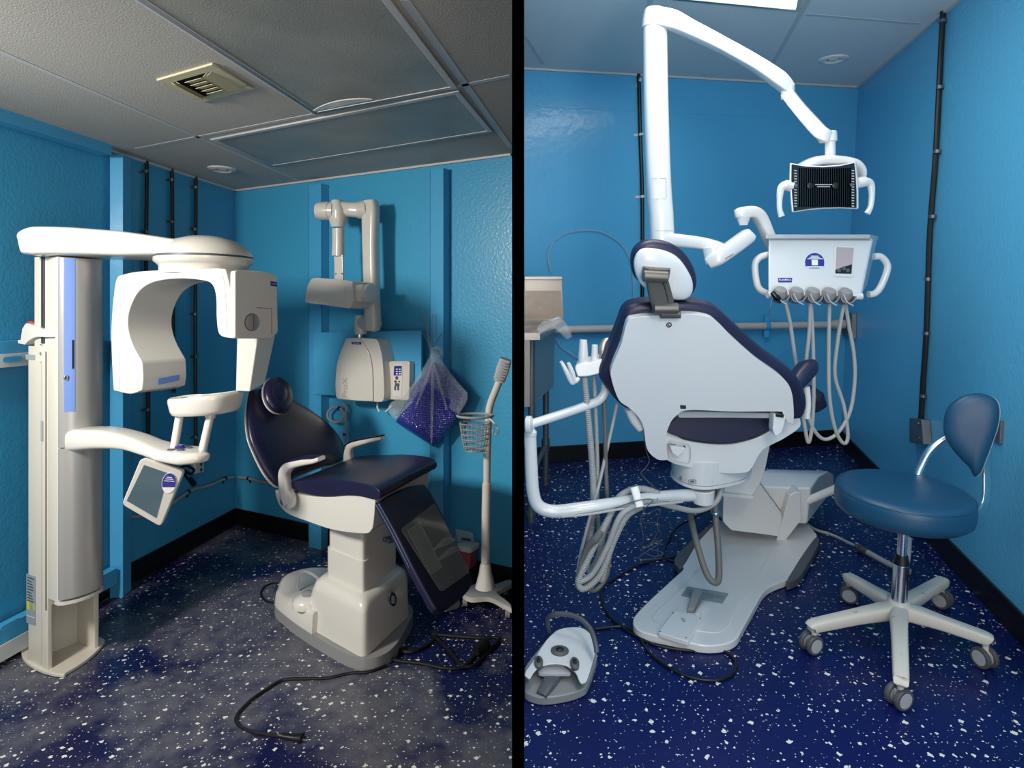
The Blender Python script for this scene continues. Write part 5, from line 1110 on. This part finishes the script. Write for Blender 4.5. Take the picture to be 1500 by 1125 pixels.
mb = MB(); mb.prism([RY(u, v, 2.17) for u, v in body], (0.02, .09, .01)); hb_ = build('holder_block', mb, WHITE_R, aa, bevel=.008)
for u, v in ((848, 536), (853, 534), (857, 537), (862, 534), (866, 533)):
    c = RY(u, v - 3.5, 2.215); mb = MB(); mb.lathe(c, [(.006, 0), (.006, .002), (0, .003)], seg=12); build('button', mb, NAVYLBL if u < 860 else LGREY, hb_)
for a, b in (((822, 530), (838, 560)), ((833, 532), (842, 558))):
    mb = MB(); A, B = RY(*a, 2.16), RY(*b, 2.17); mb.sweep([A, A.lerp(B, .5), B, B + V(.015, .0, .012)], [(.006, .012), (.010, .016), (.010, .016), (.006, .01)], up=(0, 1, 0), n=4); build('holder_prong', mb, WHITE_R, aa, smooth=60)
mb = MB(); mb.lathe(RY(854, 532, 2.2), [(.016, -.03), (.016, 0), (.018, .005), (.018, .03), (.014, .085), (.010, .086), (.009, .06)], seg=24); build('suction_tip', mb, WHITE_R, aa)
mb = MB(); mb.lathe(RY(871, 530, 2.2), [(.012, -.03), (.013, .01), (.011, .062), (.008, .063), (.007, .04)], seg=24); build('suction_tip', mb, WHITE_R, aa)
mb = MB(); mb.sweep([RY(884, 524, 2.2), RY(883, 510, 2.2), RY(886, 501, 2.2), RY(893, 498, 2.2), RY(899, 502, 2.2)], [(.014, .012), (.015, .013), (.013, .011), (.009, .008), (.006, .006)], up=(0, 1, 0), n=4); build('syringe', mb, STEEL, aa)
def hose(pts, r, m, name='hose', ribs=0, par=aa, seg=10):
    mb = MB(); mb.tube([RY(*q) for q in pts], r, seg, 8, ribs=ribs); return build(name, mb, m, par, smooth=60)
hose([(856, 552, 2.2), (861, 605, 2.2), (867, 675, 2.22), (869, 730, 2.24), (865, 780, 2.24), (860, 815, 2.24), (864, 838, 2.22), (877, 815, 2.2), (884, 780, 2.18), (892, 760, 2.17)], .0125, HOSE, 'ribbed_hose', ribs=.0075)
hose([(870, 550, 2.23), (873, 620, 2.24), (875, 680, 2.26), (875, 740, 2.26), (878, 800, 2.24), (876, 835, 2.22), (882, 850, 2.2), (890, 815, 2.2), (893, 780, 2.18)], .0085, HOSE, 'ribbed_hose', ribs=.006)
hose([(884, 560, 2.25), (886, 620, 2.25), (888, 700, 2.26), (892, 790, 2.24), (890, 838, 2.22), (875, 862, 2.2), (862, 863, 2.18), (850, 850, 2.16)], .0085, HOSE_D)
hose([(904, 592, 2.3), (892, 645, 2.27), (876, 715, 2.24), (861, 770, 2.2), (850, 815, 2.16), (846, 850, 2.14), (853, 862, 2.14), (863, 850, 2.14)], .0065, HOSE_L)
hose([(1058, 712, 2.33), (1048, 736, 2.30), (1020, 748, 2.28), (985, 742, 2.22), (955, 735, 2.2), (930, 741, 2.14), (908, 757, 2.12), (890, 800, 2.12), (868, 840, 2.12), (850, 852, 2.12)], .0105, HOSE)
hose([(990, 745, 2.25), (961, 722, 2.24), (932, 716, 2.22), (908, 727, 2.2), (896, 750, 2.16), (878, 785, 2.13), (858, 825, 2.12), (847, 852, 2.12), (856, 862, 2.12), (880, 840, 2.13), (900, 790, 2.15), (918, 756, 2.16), (940, 742, 2.18)], .0125, HOSE, 'ribbed_hose', ribs=.0075)
hose([(880, 778, 2.10), (872, 790, 2.10), (862, 800, 2.11), (853, 820, 2.12), (847, 845, 2.12)], [.012, .015, .011, .008, .008], HOSE_D, 'hose_sleeve')
mb = MB(); mb.tube([RY(822, 757, 2.13), RY(865, 753, 2.12), (RY(920, 744, 2.13)), RY(1000, 735, 2.2)], .0045, 8, 4); build('thin_rod', mb, HOSE_L, aa)
c1, c2 = RY(929, 713, 2.15), RY(937, 742, 2.13); mb = MB(); mb.sweep([c1, c1.lerp(c2, .5), c2], (.015, .008), up=(0, 1, 0), n=0, p=7); build('hose_clip', mb, WHITE_R, aa)
CLAMP[0] = 0
def wire(pts, label, r=.0018, m=DGREY, name='thin_wire'):
    mb = MB(); mb.tube([RY(*q) for q in pts], r, 6, 7); o = build(name, mb, m, room=R); tag(o, label, 'wire'); return o
wire([(944, 650, 2.3), (948, 665, 2.3), (951, 676, 2.3), (945, 686, 2.3), (939, 693, 2.3), (950, 706, 2.3), (962, 718, 2.26), (963, 732, 2.21)], 'thin grey wire dangling below the chair shell to the suction arm')
wire([(900, 745, 2.13), (925, 736, 2.12), (948, 731, 2.12), (956, 734, 2.12), (945, 745, 2.13), (938, 762, 2.2), (942, 785, 2.3), (941, 803, 2.4), (955, 795, 2.45), (966, 770, 2.45), (958, 765, 2.4), (945, 766, 2.4), (939, 757, 2.3), (952, 751, 2.3), (967, 746, 2.3), (962, 768, 2.4), (968, 785, 2.45), (950, 797, 2.5), (940, 806, 2.55), (958, 815, 2.58), (972, 810, 2.6), (950, 802, 2.6), (970, 790, 2.6), (960, 800, 2.6), (935, 818, 2.6), (968, 818, 2.62)], 'tangle of thin grey wire hanging from the suction arm to the floor')
# black cable across the floor
pts = [(1042, 748, .35), (1025, 755, .2), (992, 773, .03), (976, 798, 0), (974, 816, 0), (990, 822, 0), (1005, 816, .02), (1005, 810, .02), (985, 816, 0), (940, 826, 0), (905, 845, 0), (884, 860, 0), (881, 880, 0), (893, 903, 0), (922, 926, 0), (961, 945, 0), (1010, 953, 0), (1052, 951, 0), (1076, 966, 0), (1076, 984, 0), (1052, 996, 0), (1016, 993, 0), (980, 978, 0), (949, 954, 0), (935, 932, 0), (913, 918, 0), (872, 921, 0)]
mb = MB(); mb.tube([R.z(u, v, z + .006) for u, v, z in pts], .0052, 8, 7); o = build('foot_control_cable', mb, RUBBER, room=R); tag(o, 'thin black cable looping over the speckled floor around the chair plate', 'cable')
# hose behind the stool
t = thing('supply_hose', R, R.z(1250, 800, 0), 'grey supply hose with a brass coupling on the floor behind the stool', 'hose')
mb = MB(); mb.tube([R.z(u, v, .02) for u, v in ((1183, 768), (1195, 776), (1220, 784), (1243, 795), (1256, 801))], .007, 10, 5); build('thin_hose', mb, HOSE, t)
mb = MB(); mb.tube([R.z(u, v, .02) for u, v in ((1266, 806), (1285, 817), (1310, 830), (1335, 838))], .013, 12, 5); build('thick_hose', mb, HOSE_L, t)
A, B = R.z(1254, 800, .02), R.z(1270, 809, .02); mb = MB(); d = (B-A)
for a_, b_, r_ in ((0, .3, .014), (.3, .45, .019), (.45, .7, .013), (.7, 1, .018)): mb.cyl(A + d*a_, A + d*b_, r_, seg=12)
build('coupling', mb, TAUPE, t)
mb = MB(); mb.tube([R.z(1322, 845, .03), RY(1328, 815, 2.6), RY(1330, 790, 2.7)], .016, 12, 4); build('riser_hose', mb, HOSE_L, t)

# ---------------------------------------------------------------- foot control
CLAMP[0] = 1
fo_ = thing('foot_control', R, R.z(825, 985, 0), 'white and grey dental foot control with handle hoop on the floor at the black divider bar', 'foot control')
bs_ = s2([(762, 1008), (764, 985), (785, 955), (806, 935), (845, 930), (870, 950), (874, 965), (862, 1000), (852, 1010), (826, 1018), (790, 1021)], 4)
mb = MB(); mb.prism([V(max(p.x, .022), p.y, p.z) for p in [R.z(u, v, .03) for u, v in bs_]], (0, 0, -.029)); build('base', mb, GREY, fo_, bevel=.005)
tp_ = s2([(764, 990, 1), (778, 972), (797, 942), (812, 926), (826, 920), (850, 919), (864, 928), (870, 942), (872, 956, 1), (866, 978), (859, 999, 1), (850, 1001), (843, 986), (830, 976), (812, 973), (795, 976), (783, 984), (776, 996, 1)], 4)
lowr = [V(max(p.x, .024), p.y, .03) for p in [R.z(u, v, .03) for u, v in [(815 + (u-815)*1.02, 960 + (v-960)*1.0 + 3) for u, v in tp_]]]
hi_ = []
for (u, v), q in zip(tp_, lowr):
    k = max(0, min(1, (q.y - 1.9)/.35)); p = R.z(u, v, .075 + .03*k); hi_.append(V(max(p.x, .024), p.y, p.z))
mb = MB(); mb.loft([lowr, hi_]); fb = build('cover', mb, WHITE_R, fo_, bevel=.010, seg=4)
for (u, v, a, b, m2) in ((820, 953, .021, .027, DGREY), (789, 969, .022, .013, DGREY), (842, 971, .022, .013, DGREY)):
    c = R.z(u, v, .092); tl = V(0, -.12, 1)
    mb = MB(); mb.lathe(c, [(a*1.15, -.012), (a*1.15, .001), (a*.8, .004), (0, .005)], axis=tl, seg=24, sx=b/a); pb_ = build('switch_pad', mb, m2, fb)
    mb = MB(); mb.lathe(c, [(a*.5, 0), (a*.5, .006), (a*.3, .009), (0, .0095)], axis=tl, seg=16, sx=b/a); build('switch_knob', mb, RUBBER, pb_)
mb = MB(); mb.sweep([R.z(815, 985, .03), R.z(805, 1000, .04), R.z(793, 1019, .03)], [(.03, .012), (.022, .014), (.018, .01)], n=4, p=4); build('pedal', mb, DGREY, fo_)
mb = MB(); mb.prism([R.z(u, v, .06) for u, v in s2([(788, 983), (805, 973), (822, 974), (836, 985), (820, 986), (800, 987)], 3)], (0, 0, -.012)); build('pedal_plate', mb, LGREY, fo_, bevel=.002)
mb = MB(); mb.tube([RY(u, v, y) for u, v, y in ((804, 926, 2.13), (802, 908, 2.10), (812, 900, 2.07), (832, 900, 2.05), (851, 907, 2.02), (865, 922, 1.98), (872, 942, 1.93), (874, 956, 1.91))], .0085, 12, 7); build('handle_hoop', mb, DGREY, fo_)

# ---------------------------------------------------------------- steel sink table, cut by the added divider
sk = thing('steel_sink', R, V(.12, 3.4, 0), 'stainless steel sink stand with tall backsplash against the rear wall', 'sink')
zr = RY(783, 487, 3.15).z
bp = [RY(u, v, 3.72) for u, v in ((756, 406), (823, 406), (826, 466), (756, 476))]
for p in bp: pass
mb = MB(); mb.prism(bp, (0, .03, 0)); bs2_ = build('backsplash', mb, STEEL, sk, bevel=.002)
mb = MB(); mb.prism([RY(u, v, 3.715) for u, v in ((756, 426), (821, 426), (824, 464), (756, 472))], (0, -.002, 0)); build('peeling_film', mb, FILM, bs2_)
mb = MB(); mb.prism([RY(u, v, 3.69) for u, v in ((756, 405), (824, 405), (824, 410), (756, 410))], (0, .05, 0)); build('top_lip', mb, STEEL, bs2_, bevel=.003)
rim = [RY(u, v, y) for u, v, y in ((756, 488, 3.1), (791, 487, 3.1), (827, 466, 3.72), (756, 466, 3.72))]; zz_ = rim[0].z
rim = [V(p.x, p.y, zz_) for p in rim]
mb = MB(); n_ = [rim[0] + V(0, .05, 0), rim[1] + V(-.05, .05, 0), rim[2] + V(-.06, -.04, 0), rim[3] + V(0, -.04, 0)]
for i in range(4):
    j = (i+1) % 4; mb.prism([rim[i], rim[j], n_[j], n_[i]], (0, 0, -.035))
build('rim', mb, STEEL, sk)
tub = [n_[0], n_[1], n_[2], n_[3]]; ctr_ = sum(tub, Vector())/4
ou = [p + V(0, 0, -.03) for p in tub]; bo_ = [ctr_ + (p - ctr_)*.93 + V(0, 0, -.40) for p in tub]
mb = MB(); mb.loft([ou, bo_], caps=False); mb.add(bo_, [(0, 1, 2, 3)]); build('tub', mb, STEEL, sk, smooth=30)
for (u, v, y) in ((778, 764, 3.2), (799, 709, 3.68)):
    b_ = R.z(u, v, 0); t0 = V(b_.x, b_.y, zz_ - .05); mb = MB(); mb.cyl(b_, t0, .019, seg=16); lg = build('leg', mb, STEEL_D, sk)
    mb = MB(); mb.cyl(b_ + V(0,0,.03), b_ + V(0,0,.05), .024, seg=16); build('foot_nut', mb, STEEL_D, lg)
    mb = MB(); mb.cyl(b_ + V(0,0,.22), b_ + V(0,0,.29), .026, seg=16); build('leg_collar', mb, STEEL_D, lg)
a_, b_ = R.z(778, 764, 0), R.z(799, 709, 0); mb = MB(); mb.cyl(a_ + V(0,0,.25), b_ + V(0,0,.25), .014, seg=14); build('cross_bar', mb, STEEL_D, sk)
CLAMP[0] = 0
# plastic wrap hanging from the corner of the rim
mb = MB(); pts = [RY(u, v, 3.05) for u, v in ((803, 469), (818, 463), (827, 470), (836, 484), (838, 494), (830, 497), (822, 488), (815, 478), (806, 482), (790, 490), (786, 480), (795, 470))]
mb.pillow(pts, V(-.3, -1, .1), .02, .02, edge=.5, p=2); o = build('plastic_wrap', mb, CLEAR, room=R, smooth=180); tag(o, 'crumpled clear plastic wrap over the corner of the steel sink rim', 'plastic wrap')

# ---------------------------------------------------------------- stool
hub = R.z(1316, 905, 0.0); hz0 = .12
hub = V(R.z(1316, 893, .12).x, R.z(1316, 893, .12).y, 0)
so = thing('wheeled_stool', R, hub, 'round teal blue stool with small backrest on a worn white five star base', 'stool')
ends = [((1189, 916), (1184, 943)), ((1320, 996), (1315, 1019)), ((1451, 936), (1442, 966)), ((1382, 851), (1381, 881)), ((1241, 844), (1247, 871))]
mb = MB()
for k, (e, cpt) in enumerate(ends):
    E_ = R.z(*e, .105); d = V(E_.x - hub.x, E_.y - hub.y, 0).normalized()
    m2 = MB(); Hc = V(hub.x, hub.y, .12)
    m2.sweep([Hc + d*.02, Hc + d*.07 + V(0,0,.0), V((hub.x+E_.x)/2, (hub.y+E_.y)/2, .115), E_ - d*.015 - V(0,0,.002), E_ - V(0,0,.006)], [(.030, .030), (.029, .028), (.025, .023), (.023, .020), (.016, .014)], n=4, p=4); bleg = build('base_arm', m2, OFFW, so, smooth=60)
    cc_ = V(E_.x, E_.y, 0) - d*.012
    ct = R.z(*cpt, .03); off = V(ct.x - cc_.x, ct.y - cc_.y, 0); 
    ax = V(-off.y, off.x, 0); ax = ax.normalized() if ax.length > .004 else V(1, 0, 0)
    if k == 0: ax = V(.35, -.94, 0)
    if k == 1: ax = V(.30, -.95, 0)
    if k == 2: ax = V(.96, .2, 0)
    if k == 3: ax = V(-.8, -.55, 0)
    if k == 4: ax = V(-.55, -.8, 0)
    ax.normalize(); cw = V(cc_.x, cc_.y, .036) + V(ct.x-cc_.x, ct.y-cc_.y, 0)*.5
    cast = MB(); cast.cyl(V(cc_.x, cc_.y, .055), V(cc_.x, cc_.y, .095), .010, seg=14); cast.sweep([cw + V(0,0,.0), V((cc_.x+cw.x)/2, (cc_.y+cw.y)/2, .058)], (.014, .012), n=0)
    cs = build('castor', cast, OFFW, so)
    for s_ in (-1, 1):
        c_ = cw + ax*.017*s_; m3 = MB(); m3.lathe(c_ - ax*.009, [(.026, 0), (.034, .001), (.0355, .005), (.0355, .013), (.033, .017), (.026, .018)], axis=ax, seg=28); build('wheel', m3, DGREY, cs)
        m3 = MB(); m3.lathe(c_ - ax*.0095, [(.0, 0), (.025, 0), (.027, .003), (.027, .016), (.025, .019), (0, .0195)], axis=ax, seg=24); build('wheel_cap', m3, LGREY, cs)
mb = MB(); mb.lathe(V(hub.x, hub.y, 0), [(.03, .085), (.042, .092), (.048, .11), (.044, .14), (.034, .155), (.028, .16)], seg=32); build('base_hub', mb, OFFW, so, smooth=50)
mb = MB(); mb.cyl(V(hub.x, hub.y, .14), V(hub.x, hub.y, .30), .0265, seg=28); build('outer_column', mb, CHROME, so, bevel=.002)
mb = MB(); mb.cyl(V(hub.x, hub.y, .30), V(hub.x, hub.y, .335), .027, .020, seg=28); build('column_collar', mb, RUBBER, so)
zs = .62
mb = MB(); mb.cyl(V(hub.x, hub.y, .30), V(hub.x, hub.y, zs - .07), .0165, seg=24); build('inner_column', mb, CHROME, so)
SC_ = R.z(1323, 715, zs); SC_ = V(SC_.x, SC_.y, 0)
rs = (R.z(1414, 722, zs).x - R.z(1232, 722, zs).x)/2
mb = MB(); mb.lathe(SC_, [(0, zs + .002), (rs*.5, zs + .003), (rs*.85, zs + .002), (rs*.955, zs - .004), (rs*.985, zs - .014), (rs*.995, zs - .030), (rs, zs - .055), (rs*.985, zs - .078), (rs*.93, zs - .090), (0, zs - .092)], seg=72); st_ = build('seat', mb, TEAL, so, smooth=180)
mb = MB(); mb.torus(SC_ + V(0, 0, zs - .011), (0, 0, 1), rs*.981, .0018, 72, 6); build('seat_piping', mb, TEAL, st_)
mb = MB(); mb.box(SC_*.5 + V(hub.x, hub.y, 0)*.5 + V(0, 0, zs - .098), (.16, .16, .012)); build('seat_plate', mb, RUBBER, so)
bkp = s2([(1382, 620), (1388, 597), (1408, 581), (1433, 576), (1455, 582), (1464, 597), (1462, 622), (1453, 650), (1443, 676), (1436, 693), (1427, 698), (1419, 684), (1400, 664), (1385, 642)], 5)
yb = 2.17; nb_ = V(-.45, -.89, .05).normalized(); Pb = RY(1425, 640, yb)
mb = MB(); mb.pillow([R.pl(u, v, Pb, nb_) for u, v in bkp], nb_, .026, .018, edge=.45, p=4); build('backrest', mb, TEAL, so, smooth=180)
mb = MB(); mb.prism([R.pl(u + 1.5, v + .5, Pb - nb_*.016, nb_) for u, v in bkp], -nb_*.008); build('backrest_plate', mb, LGREY, so, bevel=.002)
mb = MB(); mb.tube([RY(1340, 712, 2.26), RY(1349, 684, 2.28), RY(1362, 660, 2.28), (RY(1384, 642, 2.27)), RY(1410, 632, 2.24)], .014, 16, 6); build('back_tube', mb, CHROME, so)
mb = MB(); mb.sweep([RY(1446, 655, 2.19), RY(1446, 690, 2.2), RY(1445, 730, 2.18), RY(1437, 749, 2.16), RY(1420, 759, 2.13), RY(1395, 764, 2.1), RY(1350, 765, 2.08)], (.016, .005), up=(0, 1, 0), n=6, p=4); build('back_strap', mb, CHROME, so, smooth=60)
